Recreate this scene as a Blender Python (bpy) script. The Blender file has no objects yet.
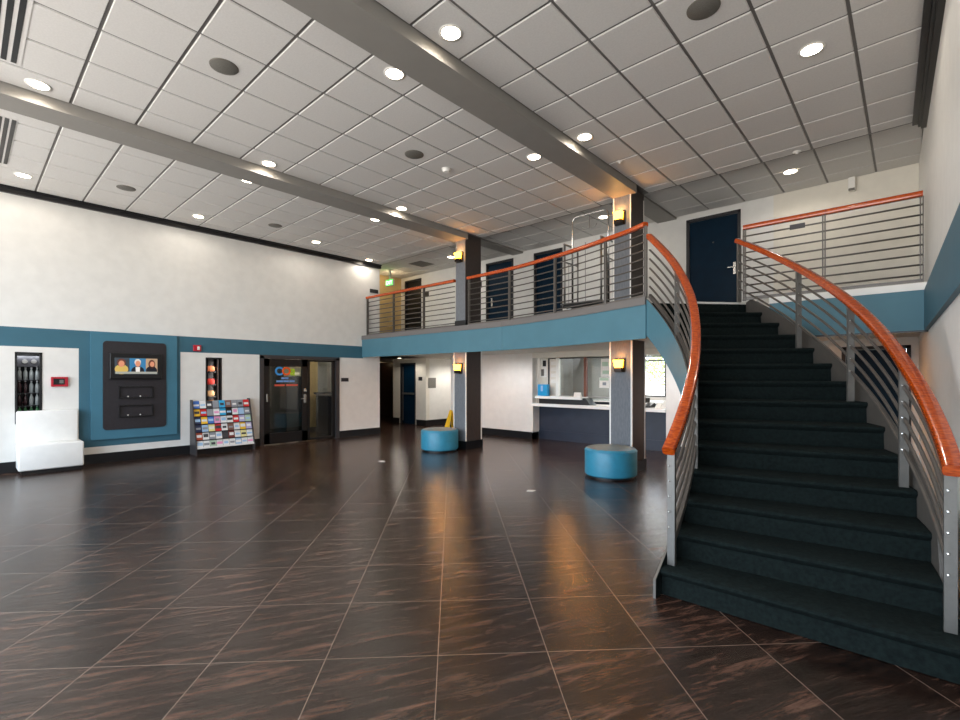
import bpy, bmesh, math, random
from mathutils import Vector
random.seed(7)
PI = math.pi
sc = bpy.context.scene
COL = sc.collection
R = math.radians
WL = {}                                   # world offset of each object (nothing is rotated at object level unless stated)

# ---------------------------------------------------------------- materials
def lin(c):
    o = []
    for v in c[:3]:
        v /= 255.0
        o.append(v / 12.92 if v <= .04045 else ((v + .055) / 1.055) ** 2.4)
    return (*o, 1.0)

def mat(name, rgb, rough=.5, metal=0., noise=0., scale=20., stretch=(1, 1, 1), bump=0., emit=0., spec=.5, rgb2=None, coat=0.):
    m = bpy.data.materials.new(name); m.use_nodes = True
    nt = m.node_tree; b = nt.nodes['Principled BSDF']
    b.inputs['Base Color'].default_value = lin(rgb)
    b.inputs['Roughness'].default_value = rough
    b.inputs['Metallic'].default_value = metal
    b.inputs['Specular IOR Level'].default_value = spec
    b.inputs['Coat Weight'].default_value = coat
    if emit:
        b.inputs['Emission Color'].default_value = lin(rgb)
        b.inputs['Emission Strength'].default_value = emit
    if noise or bump or rgb2:
        tc = nt.nodes.new('ShaderNodeTexCoord'); mp = nt.nodes.new('ShaderNodeMapping')
        mp.inputs['Scale'].default_value = stretch
        nz = nt.nodes.new('ShaderNodeTexNoise'); nz.inputs['Scale'].default_value = scale
        nz.inputs['Detail'].default_value = 6
        nt.links.new(tc.outputs['Object'], mp.inputs['Vector']); nt.links.new(mp.outputs['Vector'], nz.inputs['Vector'])
        if noise or rgb2:
            cr = nt.nodes.new('ShaderNodeValToRGB')
            c = lin(rgb)
            if rgb2:
                lo, hi = c, lin(rgb2)
            else:
                lo = tuple(max(0, v * (1 - noise)) for v in c[:3]) + (1,)
                hi = tuple(min(1, v * (1 + noise)) for v in c[:3]) + (1,)
            cr.color_ramp.elements[0].position = .35; cr.color_ramp.elements[1].position = .65
            cr.color_ramp.elements[0].color = lo; cr.color_ramp.elements[1].color = hi
            nt.links.new(nz.outputs['Fac'], cr.inputs['Fac']); nt.links.new(cr.outputs['Color'], b.inputs['Base Color'])
        if bump:
            bp = nt.nodes.new('ShaderNodeBump'); bp.inputs['Strength'].default_value = bump; bp.inputs['Distance'].default_value = .01
            nt.links.new(nz.outputs['Fac'], bp.inputs['Height']); nt.links.new(bp.outputs['Normal'], b.inputs['Normal'])
    return m

def glass_mat(name, tint=(235, 240, 240), refl=.12, trans=.9):
    m = bpy.data.materials.new(name); m.use_nodes = True
    nt = m.node_tree; nt.nodes.clear()
    o = nt.nodes.new('ShaderNodeOutputMaterial'); mx = nt.nodes.new('ShaderNodeMixShader')
    t = nt.nodes.new('ShaderNodeBsdfTransparent'); g = nt.nodes.new('ShaderNodeBsdfGlossy')
    c = lin(tint); t.inputs['Color'].default_value = (c[0] * trans, c[1] * trans, c[2] * trans, 1)
    g.inputs['Roughness'].default_value = .03
    mx.inputs[0].default_value = refl
    nt.links.new(t.outputs[0], mx.inputs[1]); nt.links.new(g.outputs[0], mx.inputs[2]); nt.links.new(mx.outputs[0], o.inputs[0])
    return m

TILE_A = 45.7
def floor_mat():
    m = bpy.data.materials.new('slate_tile'); m.use_nodes = True
    nt = m.node_tree; b = nt.nodes['Principled BSDF']; N = nt.nodes.new; L = nt.links.new
    tc = N('ShaderNodeTexCoord'); mp = N('ShaderNodeMapping'); mp.vector_type = 'POINT'
    S = .628
    a = R(TILE_A); u0, v0 = .533, 3.275
    mp.inputs['Rotation'].default_value = (0, 0, -a)
    mp.inputs['Scale'].default_value = (1, 1, 1)
    L(tc.outputs['Object'], mp.inputs['Vector'])
    mp2 = N('ShaderNodeMapping'); mp2.inputs['Location'].default_value = (-u0 / .612 + 200, -v0 / .645 + 200, 0)
    mp2.inputs['Scale'].default_value = (1 / .612, 1 / .645, 1)
    L(mp.outputs['Vector'], mp2.inputs['Vector'])
    sp = N('ShaderNodeSeparateXYZ'); L(mp2.outputs['Vector'], sp.inputs[0])
    ids = []; ds = []
    for ax in ('X', 'Y'):
        fr = N('ShaderNodeMath'); fr.operation = 'FRACT'; L(sp.outputs[ax], fr.inputs[0])
        s5 = N('ShaderNodeMath'); s5.operation = 'SUBTRACT'; s5.inputs[1].default_value = .5; L(fr.outputs[0], s5.inputs[0])
        ab = N('ShaderNodeMath'); ab.operation = 'ABSOLUTE'; L(s5.outputs[0], ab.inputs[0]); ds.append(ab)
        fl = N('ShaderNodeMath'); fl.operation = 'FLOOR'; L(sp.outputs[ax], fl.inputs[0]); ids.append(fl)
    mxn = N('ShaderNodeMath'); mxn.operation = 'MAXIMUM'; L(ds[0].outputs[0], mxn.inputs[0]); L(ds[1].outputs[0], mxn.inputs[1])
    gr = N('ShaderNodeMath'); gr.operation = 'GREATER_THAN'; gr.inputs[1].default_value = .4966; L(mxn.outputs[0], gr.inputs[0])
    cb = N('ShaderNodeCombineXYZ'); L(ids[0].outputs[0], cb.inputs[0]); L(ids[1].outputs[0], cb.inputs[1])
    wn = N('ShaderNodeTexWhiteNoise'); wn.noise_dimensions = '3D'; L(cb.outputs[0], wn.inputs['Vector'])
    # streaky slate
    off = N('ShaderNodeVectorMath'); off.operation = 'MULTIPLY_ADD'; off.inputs[1].default_value = (7, 7, 7)
    L(wn.outputs['Color'], off.inputs[0]); L(tc.outputs['Object'], off.inputs[2])
    mp3 = N('ShaderNodeMapping'); mp3.inputs['Scale'].default_value = (1.9, 12, 1)
    mp4 = N('ShaderNodeMapping'); mp4.inputs['Rotation'].default_value = (0, 0, R(-62)); L(off.outputs[0], mp4.inputs['Vector']); L(mp4.outputs[0], mp3.inputs['Vector'])
    n1 = N('ShaderNodeTexNoise'); n1.inputs['Scale'].default_value = 1.3; n1.inputs['Detail'].default_value = 12; n1.inputs['Roughness'].default_value = .74
    n1.inputs['Distortion'].default_value = .35
    L(mp3.outputs[0], n1.inputs['Vector'])
    cr = N('ShaderNodeValToRGB'); e = cr.color_ramp.elements
    e[0].position = .33; e[0].color = lin((13, 9, 8)); e[1].position = .74; e[1].color = lin((122, 90, 75))
    k = e.new(.52); k.color = lin((50, 34, 27))
    L(n1.outputs['Fac'], cr.inputs['Fac'])
    hs = N('ShaderNodeHueSaturation'); mr = N('ShaderNodeMapRange'); mr.inputs['To Min'].default_value = .75; mr.inputs['To Max'].default_value = 1.25
    L(wn.outputs['Value'], mr.inputs['Value']); L(mr.outputs[0], hs.inputs['Value']); L(cr.outputs[0], hs.inputs['Color'])
    mx = N('ShaderNodeMix'); mx.data_type = 'RGBA'; L(gr.outputs[0], mx.inputs['Factor']); L(hs.outputs[0], mx.inputs[6]); mx.inputs[7].default_value = lin((136, 120, 108))
    L(mx.outputs[2], b.inputs['Base Color'])
    rr = N('ShaderNodeMapRange'); rr.inputs['To Min'].default_value = .13; rr.inputs['To Max'].default_value = .25; L(n1.outputs['Fac'], rr.inputs['Value'])
    L(rr.outputs[0], b.inputs['Roughness'])
    bp = N('ShaderNodeBump'); bp.inputs['Strength'].default_value = .34; bp.inputs['Distance'].default_value = .012
    L(n1.outputs['Fac'], bp.inputs['Height']); L(bp.outputs[0], b.inputs['Normal'])
    b.inputs['Specular IOR Level'].default_value = .54
    return m

M = {}
def mk(k, *a, **kw): M[k] = mat(k, *a, **kw)
mk('wall_white', (226, 224, 219), .55, noise=.025, scale=6, bump=.05)
mk('wall_upper', (221, 220, 216), .65, noise=.03, scale=5, bump=.05)
mk('cream', (222, 217, 205), .7, noise=.03, scale=5)
mk('tan', (216, 188, 138), .7, noise=.04, scale=4)
mk('teal', (54, 100, 118), .5, noise=.04, scale=3)
mk('teal_light', (62, 114, 135), .5, noise=.04, scale=3)
mk('fascia_teal', (76, 122, 138), .55, noise=.04, scale=3)
mk('black_trim', (17, 17, 20), .35)
mk('black', (14, 14, 16), .4)
mk('charcoal', (34, 33, 37), .5, noise=.08, scale=30)
mk('panel_black', (40, 37, 41), .45, noise=.1, scale=25)
mk('frame_gray', (74, 72, 74), .4, metal=.5)
mk('gray_metal', (122, 120, 116), .38, metal=.55, noise=.05, scale=30)
mk('board_gray', (84, 80, 75), .5, noise=.05, scale=20)
mk('rail_metal', (104, 99, 94), .4, metal=.5, noise=.05, scale=30)
mk('cap_gray', (112, 108, 106), .5)
mk('wood', (150, 50, 6), .22, rgb2=(202, 86, 20), scale=9, stretch=(3, 3, 14), coat=.6)
mk('carpet', (19, 25, 25), .95, rgb2=(27, 36, 35), scale=40, bump=.25, spec=.1)
mk('column_side_shaded', (62, 54, 51), .6, noise=.15, scale=55, stretch=(1, 1, .25), bump=.1)  # side turned from the daylight: its shade is put into this brown
mk('column_gray', (106, 110, 116), .6, noise=.12, scale=55, stretch=(1, 1, .25), bump=.1)
mk('white_trim', (238, 236, 230), .35)
mk('white_vinyl', (240, 239, 235), .32, noise=.02, scale=8)
mk('ottoman', (52, 138, 168), .38, noise=.06, scale=12, bump=.08)
mk('ottoman_top', (108, 128, 136), .4, noise=.06, scale=12)
mk('navy_door', (2, 31, 50), .45, noise=.12, scale=5, spec=.12)
mk('dark_door', (16, 20, 28), .35)
mk('brown_dark', (44, 28, 20), .4, noise=.2, scale=8)
mk('tile_white', (214, 212, 209), .75, noise=.03, scale=60, bump=.08)
mk('tbar', (110, 108, 105), .5)
mk('beam_paint', (140, 137, 132), .55, noise=.02, scale=6)
mk('speaker_gray', (108, 106, 100), .6, noise=.2, scale=200)
mk('vent_gray', (104, 100, 92), .6)
mk('chrome', (205, 204, 200), .18, metal=.95)
mk('steel', (150, 148, 145), .28, metal=.85)
mk('red', (176, 26, 44), .35)
mk('white_plastic', (235, 233, 228), .35)
mk('yellow', (226, 184, 38), .4)
mk('lamp', (255, 236, 205), .5, emit=14)
mk('amber', (255, 168, 36), .4, emit=17)
mk('bronze', (44, 32, 24), .4, metal=.6)
mk('exit_green', (60, 200, 60), .4, emit=1.6)
mk('paper', (232, 230, 224), .7, noise=.05, scale=30)
mk('pink_glass', (150, 140, 136), .5)
mk('navy_panel', (38, 46, 62), .45, noise=.08, scale=6)
mk('counter_white', (240, 240, 238), .25)
mk('reception_wall', (176, 171, 166), .7, noise=.06, scale=3)
mk('wood_post', (112, 58, 34), .4, noise=.15, scale=15, stretch=(3, 3, 1))
mk('cyan', (18, 148, 206), .35)
mk('leafgreen', (150, 166, 104), .8, rgb2=(206, 206, 150), scale=4)
mk('bark', (90, 76, 62), .9)
mk('ground', (168, 164, 150), .9, noise=.1, scale=2)
mk('desk_black', (18, 18, 20), .3)
mk('bottle_clear', (172, 178, 178), .15, spec=.8)
mk('bottle_dark', (64, 40, 44), .15, spec=.8)
mk('bottle_green', (70, 130, 84), .15, spec=.8)
mk('bottle_cap', (220, 220, 222), .4)
M['floor'] = floor_mat()
M['glass'] = glass_mat('window_glass', refl=.07)
M['dark_glass'] = glass_mat('tinted_glass', (215, 220, 225), .05, .5)

# ---------------------------------------------------------------- mesh helpers (all in world coordinates)
def B(): return bmesh.new()
def box(bm, x0, x1, y0, y1, z0, z1, mi=0):
    vs = [bm.verts.new(p) for p in ((x0, y0, z0), (x1, y0, z0), (x1, y1, z0), (x0, y1, z0), (x0, y0, z1), (x1, y0, z1), (x1, y1, z1), (x0, y1, z1))]
    for f in ((0, 3, 2, 1), (4, 5, 6, 7), (0, 1, 5, 4), (1, 2, 6, 5), (2, 3, 7, 6), (3, 0, 4, 7)):
        bm.faces.new([vs[i] for i in f]).material_index = mi
    return vs
def rbox(bm, x0, x1, y0, y1, z0, z1, r=.01, seg=2):
    b2 = bmesh.new(); box(b2, x0, x1, y0, y1, z0, z1)
    bmesh.ops.bevel(b2, geom=b2.edges[:], offset=r, segments=seg, affect='EDGES', profile=.5)
    join(bm, b2)
def join(bm, b2):
    me = bpy.data.meshes.new('t'); b2.to_mesh(me); b2.free(); bm.from_mesh(me); bpy.data.meshes.remove(me)
def prism(bm, poly, axis, a0, a1, mi=0):
    """poly: 2D points; extruded along axis ('x': poly is (y,z); 'y': (x,z); 'z': (x,y))"""
    def P(p, a):
        return {'x': (a, p[0], p[1]), 'y': (p[0], a, p[1]), 'z': (p[0], p[1], a)}[axis]
    v0 = [bm.verts.new(P(p, a0)) for p in poly]; v1 = [bm.verts.new(P(p, a1)) for p in poly]
    n = len(poly)
    f = [bm.faces.new(v0[::-1]), bm.faces.new(v1)]
    for i in range(n): f.append(bm.faces.new((v0[i], v0[(i + 1) % n], v1[(i + 1) % n], v1[i])))
    for q in f: q.material_index = mi
    bmesh.ops.recalc_face_normals(bm, faces=f)
def lathe(bm, prof, c, n=40, mi=0):
    rings = []
    for r, z in prof:
        if r < 1e-6: rings.append([bm.verts.new((c[0], c[1], c[2] + z))])
        else: rings.append([bm.verts.new((c[0] + r * math.cos(2 * PI * i / n), c[1] + r * math.sin(2 * PI * i / n), c[2] + z)) for i in range(n)])
    for a, b in zip(rings, rings[1:]):
        for i in range(n):
            j = (i + 1) % n
            if len(a) == 1 and len(b) == 1: continue
            if len(a) == 1: f = bm.faces.new((a[0], b[j], b[i]))
            elif len(b) == 1: f = bm.faces.new((a[i], a[j], b[0]))
            else: f = bm.faces.new((a[i], a[j], b[j], b[i]))
            f.material_index = mi
    bmesh.ops.recalc_face_normals(bm, faces=bm.faces[:])
def disc_x(bm, x, y, z, ry, rz, dx, n=24):
    prism(bm, [(y + ry * math.cos(2 * PI * i / n), z + rz * math.sin(2 * PI * i / n)) for i in range(n)], 'x', x, x + dx)
def roundrect(y0, y1, z0, z1, r, n=6):
    out = []
    for cy, cz, a0 in ((y1 - r, z1 - r, 0), (y0 + r, z1 - r, 90), (y0 + r, z0 + r, 180), (y1 - r, z0 + r, 270)):
        for i in range(n + 1):
            a = R(a0 + 90 * i / n); out.append((cy + r * math.cos(a), cz + r * math.sin(a)))
    return out
def sweep(bm, pts, prof, up=None):
    """sweep a closed 2D profile (side, up) along a 3D polyline; profile stays plumb unless the path is steep"""
    pts = [Vector(p) for p in pts]; rings = []
    for i, p in enumerate(pts):
        t = (pts[min(i + 1, len(pts) - 1)] - pts[max(i - 1, 0)]).normalized()
        ref = Vector((0, 0, 1)) if abs(t.z) < .97 else Vector((0, 1, 0))
        s = t.cross(ref).normalized(); u = s.cross(t).normalized()
        rings.append([bm.verts.new(p + s * a + u * b) for a, b in prof])
    n = len(prof); fs = []
    for a, b in zip(rings, rings[1:]):
        for i in range(n): fs.append(bm.faces.new((a[i], a[(i + 1) % n], b[(i + 1) % n], b[i])))
    fs.append(bm.faces.new(rings[0][::-1])); fs.append(bm.faces.new(rings[-1]))
    bmesh.ops.recalc_face_normals(bm, faces=fs)
def circ(r, n=8): return [(r * math.cos(2 * PI * i / n), r * math.sin(2 * PI * i / n)) for i in range(n)]
def rect(w, h, c=.0):
    if not c: return [(-w / 2, -h / 2), (w / 2, -h / 2), (w / 2, h / 2), (-w / 2, h / 2)]
    a, b = w / 2, h / 2; k = c * .3
    return [(-a + c, -b), (a - c, -b), (a - k, -b + k), (a, -b + c), (a, b - c), (a - k, b - k), (a - c, b), (-a + c, b), (-a + k, b - k), (-a, b - c), (-a, -b + c), (-a + k, -b + k)]

# ---------------------------------------------------------------- object helpers
def tag(o, label=None, cat=None, group=None, kind=None):
    if label: o['label'] = label
    if cat: o['category'] = cat
    if group: o['group'] = group
    if kind: o['kind'] = kind
    return o
def thing(name, label, cat, loc=(0, 0, 0), group=None):
    o = bpy.data.objects.new(name, None); COL.objects.link(o); o.location = loc; o.empty_display_size = .1
    WL[o.name] = Vector(loc)
    return tag(o, label, cat, group)
def obj(name, bm, m, parent=None, smooth=False, loc=None, label=None):
    me = bpy.data.meshes.new(name)
    off = WL[parent.name] if parent else Vector(loc or (0, 0, 0))
    if off.length: bmesh.ops.translate(bm, verts=bm.verts, vec=-off)
    if smooth:
        for f in bm.faces: f.smooth = True
    bm.to_mesh(me); bm.free()
    for x in (m if isinstance(m, (list, tuple)) else [m]): me.materials.append(M[x] if isinstance(x, str) else x)
    o = bpy.data.objects.new(name, me); COL.objects.link(o)
    if parent: o.parent = parent
    else: o.location = off
    WL[o.name] = off.copy()
    if smooth: me.shade_smooth() if smooth is True else me.set_sharp_from_angle(angle=R(35))
    if label: o['label'] = label
    return o
def struct(name, bm, m, parent=None, label=None):
    o = obj(name, bm, m, parent)
    if not parent: o['kind'] = 'structure'
    if label: o['label'] = label
    return o
def dup(o, parent=None, loc=None, label=None):
    c = o.copy(); COL.objects.link(c); c.parent = parent
    if loc: c.location = loc
    if label: c['label'] = label
    for ch in list(o.children): dup(ch, c)
    return c
def light(name, typ, loc, watt, color, size=.1, aim=None, spot=None, blend=.6):
    l = bpy.data.lights.new(name, typ); l.energy = watt; l.color = color
    o = bpy.data.objects.new(name, l); COL.objects.link(o); o.location = loc
    if typ == 'SPOT': l.spot_size = R(spot or 130); l.spot_blend = blend; l.shadow_soft_size = size
    elif typ == 'POINT': l.shadow_soft_size = size
    elif typ == 'AREA': l.shape = 'RECTANGLE'; l.size, l.size_y = size
    if aim is not None: o.rotation_euler = Vector(aim).to_track_quat('-Z', 'Y').to_euler()
    return o

# ---------------------------------------------------------------- key dimensions
XL = -10.78                 # left wall face
def XR(y): return .145 - .027 * (y - 7.4)      # right wall face
YB = 9.6                    # back wall face
YF = 7.2                    # balcony fascia face
ZF = 2.63                   # upper floor level
ZU = 2.15                   # underside of the upper floor
ZC = 4.62; ZC2 = 4.73       # main ceiling, balcony ceiling
YREAR = -3.2
C0 = (-5.85, 3.3)           # centre of the curved stair
RI, RO = 4.54, 6.0
TH0, TH14 = .5, 47.5
DT = (TH14 - TH0) / 13
RISE = ZF / 14
def pol(r, th, z): return (C0[0] + r * math.cos(R(th)), C0[1] + r * math.sin(R(th)), z)
def znose(th): return RISE * (1 + (th - TH0) / DT)

# ---------------------------------------------------------------- the setting
bm = B(); box(bm, -18, .6, YREAR - .3, 13.2, -.12, 0); struct('floor', bm, 'floor')

def wall_x(name, x, th, y0, y1, z0, z1, holes, m):
    """wall whose visible face is at x, with holes (y0,y1,z0,z1)"""
    bm = B(); xa, xb = min(x, x + th), max(x, x + th)
    ys = sorted({y0, y1, *[h[0] for h in holes], *[h[1] for h in holes]})
    for a, b in zip(ys, ys[1:]):
        cut = sorted((h[2], h[3]) for h in holes if h[0] < b - 1e-6 and h[1] > a + 1e-6)
        z = z0
        for c0, c1 in cut:
            if c0 > z: box(bm, xa, xb, a, b, z, c0)
            z = c1
        if z < z1: box(bm, xa, xb, a, b, z, z1)
    return struct(name, bm, m)
def wall_y(name, y, th, x0, x1, z0, z1, holes, m):
    bm = B(); ya, yb = min(y, y + th), max(y, y + th)
    xs = sorted({x0, x1, *[h[0] for h in holes], *[h[1] for h in holes]})
    for a, b in zip(xs, xs[1:]):
        cut = sorted((h[2], h[3]) for h in holes if h[0] < b - 1e-6 and h[1] > a + 1e-6)
        z = z0
        for c0, c1 in cut:
            if c0 > z: box(bm, a, b, ya, yb, z, c0)
            z = c1
        if z < z1: box(bm, a, b, ya, yb, z, z1)
    return struct(name, bm, m)

N1 = (.59, .918, .78, 1.957); N2 = (3.405, 3.715, .78, 1.955); DR = (4.565, 6.42, 0, 2.03)
wall_x('wall_left', XL, -.14, YREAR, 7.74, 0, 4.7, [N1, N2, DR], 'wall_upper')
# white wainscot panels (thin facing boards below the teal band)
def facing(name, y0, y1, z0, z1, m, t=.006, holes=()):
    return wall_x(name, XL, t, y0, y1, z0, z1, list(holes), m)
facing('wall_left_panel', YREAR, 1.39, .17, 2.05, 'wall_white', holes=[N1])
facing('wall_left_panel', 2.95, 4.5, .17, 2.05, 'wall_white', holes=[N2])
facing('wall_left_panel', 6.49, 7.74, .17, 2.05, 'wall_white')
facing('wall_left_panel', 1.39, 2.95, .17, .3, 'wall_white')
bm = B(); box(bm, XL, XL + .008, YREAR, 7.2, 2.05, 2.365); box(bm, XL, XL + .008, 1.39, 2.95, .3, 2.05); struct('trim_1', bm, 'teal', label='flat teal band along the left wall')
# baseboards
def bb(name, segs, h=.175):
    bm = B()
    for x0, x1, y0, y1 in segs: box(bm, x0, x1, y0, y1, 0, h)
    struct(name, bm, 'black_trim')
bb('baseboard_left', [(XL, XL + .02, YREAR, 4.5), (XL, XL + .02, 6.49, 7.76)])
# crown trim
bm = B(); box(bm, XL, XL + .06, YREAR, 7.75, ZC - .105, ZC); box(bm, XL, XL + .085, YREAR, 7.75, ZC - .03, ZC); struct('trim_2', bm, 'black_trim')
bm = B()
for a, b, z in ((0, .05, -.11), (.05, .075, -.085), (.075, .125, -.05)):
    pts = [(XR(7.72) - a, 7.72), (XR(YREAR) - a, YREAR), (XR(YREAR) - b, YREAR), (XR(7.72) - b, 7.72)]
    prism(bm, pts, 'z', ZC + z, ZC)
struct('trim_3', bm, 'black_trim')
# right wall
bm = B(); prism(bm, [(XR(YREAR), YREAR), (XR(13), 13), (XR(13) + .2, 13), (XR(YREAR) + .2, YREAR)], 'z', 0, 4.9); struct('wall_right', bm, 'wall_white')
bm = B(); prism(bm, [(XR(YREAR), YREAR), (XR(7.39), 7.39), (XR(7.39) - .035, 7.39), (XR(YREAR) - .035, YREAR)], 'z', 2.075, 2.54); struct('trim_4', bm, 'teal', label='teal ledge band along the right wall')
bm = B(); prism(bm, [(XR(YREAR), YREAR), (XR(9.6), 9.6), (XR(9.6) - .02, 9.6), (XR(YREAR) - .02, YREAR)], 'z', 0, .175); struct('baseboard_right', bm, 'black_trim')
# rear glazed wall behind the camera: daylight comes in here
bays = [(-10.5, -8.1), (-7.9, -5.5), (-5.3, -2.9), (-2.7, .1)]
wall_y('wall_rear', YREAR, -.2, -10.92, .62, 0, 4.9, [(a, b, .25, 4.25) for a, b in bays], 'wall_white')
for i, (a, b) in enumerate(bays):
    bm = B()
    for x in (a + .04, (a + b) / 2, b - .04): box(bm, x - .03, x + .03, YREAR - .13, YREAR - .07, .25, 4.25)
    for z in (.28, 2.4, 4.22): box(bm, a, b, YREAR - .13, YREAR - .07, z - .03, z + .03)
    struct('window_%d' % (i + 4), bm, 'frame_gray')

# ---- ceilings: T-bar plane with drop-in tiles hung below it
def tiles(bm, xs, ys, z, gap=.011):
    for x0, x1 in zip(xs, xs[1:]):
        for y0, y1 in zip(ys, ys[1:]):
            a, b, c, d = x0 + gap, x1 - gap, y0 + gap, y1 - gap
            e = .008
            lo = [bm.verts.new(p) for p in ((a + e, c + e, z), (b - e, c + e, z), (b - e, d - e, z), (a + e, d - e, z))]
            hi = [bm.verts.new(p) for p in ((a, c, z + .016), (b, c, z + .016), (b, d, z + .016), (a, d, z + .016))]
            bm.faces.new(lo[::-1]).material_index = 0
            for i in range(4): bm.faces.new((lo[i], lo[(i + 1) % 4], hi[(i + 1) % 4], hi[i])).material_index = 0
G = .607
ysm = [YREAR] + [2.045 + G * k for k in range(-8, 10)] + [7.75]
xs_r = [-3.25, -2.785, -2.18, -1.58, -.985, -.385, .26]
xs_m = [-7.0, -6.55, -5.94, -5.32, -4.715, -4.11, -3.65]
xs_l = [XL + .01, -10.42, -9.81, -9.2, -8.6, -7.99, -7.41]
bm = B()
for xs in (xs_r, xs_m, xs_l): tiles(bm, xs, ysm, ZC)
bmesh.ops.recalc_face_normals(bm, faces=bm.faces[:])
for f in bm.faces:
    pass
box(bm, -11, .6, YREAR - .2, 7.75, ZC + .012, ZC + .1, 1)
struct('ceiling', bm, ['tile_white', 'tbar'])
bm = B()
xs_b = [-13.6 + G * k for k in range(24)]
tiles(bm, [-13.4, -12.6, -11.99, -11.38, -10.77, -10.16, -9.55, -8.94, -8.33, -7.72, -7.12, -6.5, -5.9, -5.3, -4.7, -4.08, -3.48, -2.84, -2.23, -1.62, -1.01, -.4, .12], [7.62, 8.0, 8.6, 9.2, YB], ZC2)
box(bm, -13.4, .6, 7.6, YB + .2, ZC2 + .012, ZC2 + .1, 1)
struct('ceiling', bm, ['tile_white', 'tbar'])
bm = B(); box(bm, -11, .6, 7.735, 7.755, ZC, ZC2 + .05); struct('trim_5', bm, 'tbar')
# beams
for x0, x1, xa, xb in ((-3.65, -3.25, -3.83, -3.45), (-7.41, -7.0, -7.6, -7.27)):
    bm = B(); box(bm, x0, x1, YREAR, 7.3, 4.5, ZC + .03); box(bm, xa, xb, 7.7, YB, 4.69, ZC2 + .03)
    struct('ceiling_beam', bm, 'beam_paint')

# ---- back walls, lower floor
CX0, CX1 = -6.98, -3.66      # reception opening
ND = (-.83, .0, 0, 2.03)
wall_y('wall_back', YB, .2, -9.9, .4, 0, ZU + .05, [(CX0, CX1, 0, 2.06), ND], 'wall_white')
bb('baseboard_back', [(-9.9, CX0, YB - .02, YB), (CX1, ND[0] - .06, YB - .02, YB), (CX0 - .02, CX0, YB, YB + .28)])
bm = B(); box(bm, CX0, CX0 + .015, YB, YB + .3, .175, .83); struct('trim_6', bm, 'wall_white')
# corridor walls on the far left
wall_y('wall_corridor', 10.0, .15, -13.15, -11.45, 0, ZU + .05, [(-12.74, -11.95, 0, 2.02)], 'cream')
wall_x('wall_corridor', -11.45, -.15, 10.15, 13, 0, ZU + .05, [], 'wall_white')
wall_y('wall_corridor', 11.75, .15, -18, -13.0, 0, ZU + .05, [], 'brown_dark')
wall_y('wall_corridor', 13.0, .15, -18, -9.7, 0, ZU + .05, [], 'cream')
wall_x('wall_corridor', -9.9, .15, 9.8, 13, 0, ZU + .05, [], 'wall_white')
wall_x('wall_corridor', -17.9, -.15, 7.5, 13, 0, ZU + .05, [], 'tan')
wall_y('wall_corridor', 7.74, -.14, -17.9, XL - .14, 0, ZU + .05, [], 'cream')
bb('baseboard_corridor', [(-13.15, -12.8, 9.98, 10.0), (-11.9, -11.43, 9.98, 10.0), (-11.45, -11.43, 10.0, 13)])
bm = B(); box(bm, -18, -10.78, 7.6, 13.1, ZU, ZU + .1); box(bm, -10.78, -7.6, 9.6, 13.1, ZU, ZU + .1); struct('ceiling_corridor', bm, 'cream')

# ---- upper floor slab with curved front
FASC = [(-10.8, 7.2), (-6.4, 7.2), (-5.9, 7.17), (-5.4, 7.1), (-4.9, 7.0), (-4.4, 6.89), (-3.9, 6.75), (-3.45, 6.6), (-3.05, 6.46), (-2.68, 6.34)]
arc = [pol(RO + .06, t, 0)[:2] for t in (47.5, 46, 44.5, 43)]
poly = FASC + [pol(RI - .1, 45.5, 0)[:2], pol(RI - .06, TH14 + .2, 0)[:2]] + arc + [(arc[-1][0], 7.4), (XR(7.4) - .002, 7.4), (XR(9.6), YB), (-13.4, YB), (-13.4, 7.75), (-10.8, 7.75)]
bm = B(); prism(bm, poly, 'z', ZU, ZF)
for f in bm.faces:
    if f.normal.z > .9: f.material_index = 1
struct('floor_upper', bm, ['cream', 'charcoal'])
def ribbon(bm, pts, z0, z1, t, mi=0):
    """vertical board along a plan polyline, thickness t towards +left normal"""
    pts = [Vector((p[0], p[1], 0)) for p in pts]; A = []; Bn = []
    for i, p in enumerate(pts):
        d = (pts[min(i + 1, len(pts) - 1)] - pts[max(i - 1, 0)]).normalized(); n = Vector((d.y, -d.x, 0))
        A.append(p); Bn.append(p + n * t)
    fs = []
    for i in range(len(pts) - 1):
        a0, a1, b0, b1 = A[i], A[i + 1], Bn[i], Bn[i + 1]
        v = [bm.verts.new((q.x, q.y, z)) for z in (z0, z1) for q in (a0, a1, b1, b0)]
        for f in ((0, 1, 2, 3), (4, 5, 6, 7), (0, 1, 5, 4), (1, 2, 6, 5), (2, 3, 7, 6), (3, 0, 4, 7)):
            q = bm.faces.new([v[k] for k in f]); q.material_index = mi; fs.append(q)
    bmesh.ops.recalc_face_normals(bm, faces=fs)
def smoothpath(pts, n=8):
    out = []
    P = [pts[0]] + list(pts) + [pts[-1]]
    for i in range(1, len(P) - 2):
        for k in range(n):
            t = k / n; q = []
            for c in range(2):
                a, b, d, e = P[i - 1][c], P[i][c], P[i + 1][c], P[i + 2][c]
                q.append(.5 * (2 * b + (d - a) * t + (2 * a - 5 * b + 4 * d - e) * t * t + (3 * b - a - 3 * d + e) * t ** 3))
            out.append(tuple(q))
    out.append(tuple(pts[-1])); return out
FP = smoothpath(FASC, 5)
bm = B(); ribbon(bm, FP, 2.075, 2.54, .025); struct('trim_7', bm, 'fascia_teal', label='curved teal fascia under the balcony edge')
bm = B(); ribbon(bm, FP, 2.54, 2.645, .04); struct('trim_8', bm, 'cap_gray', label='grey metal edge along the balcony floor')
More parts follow.
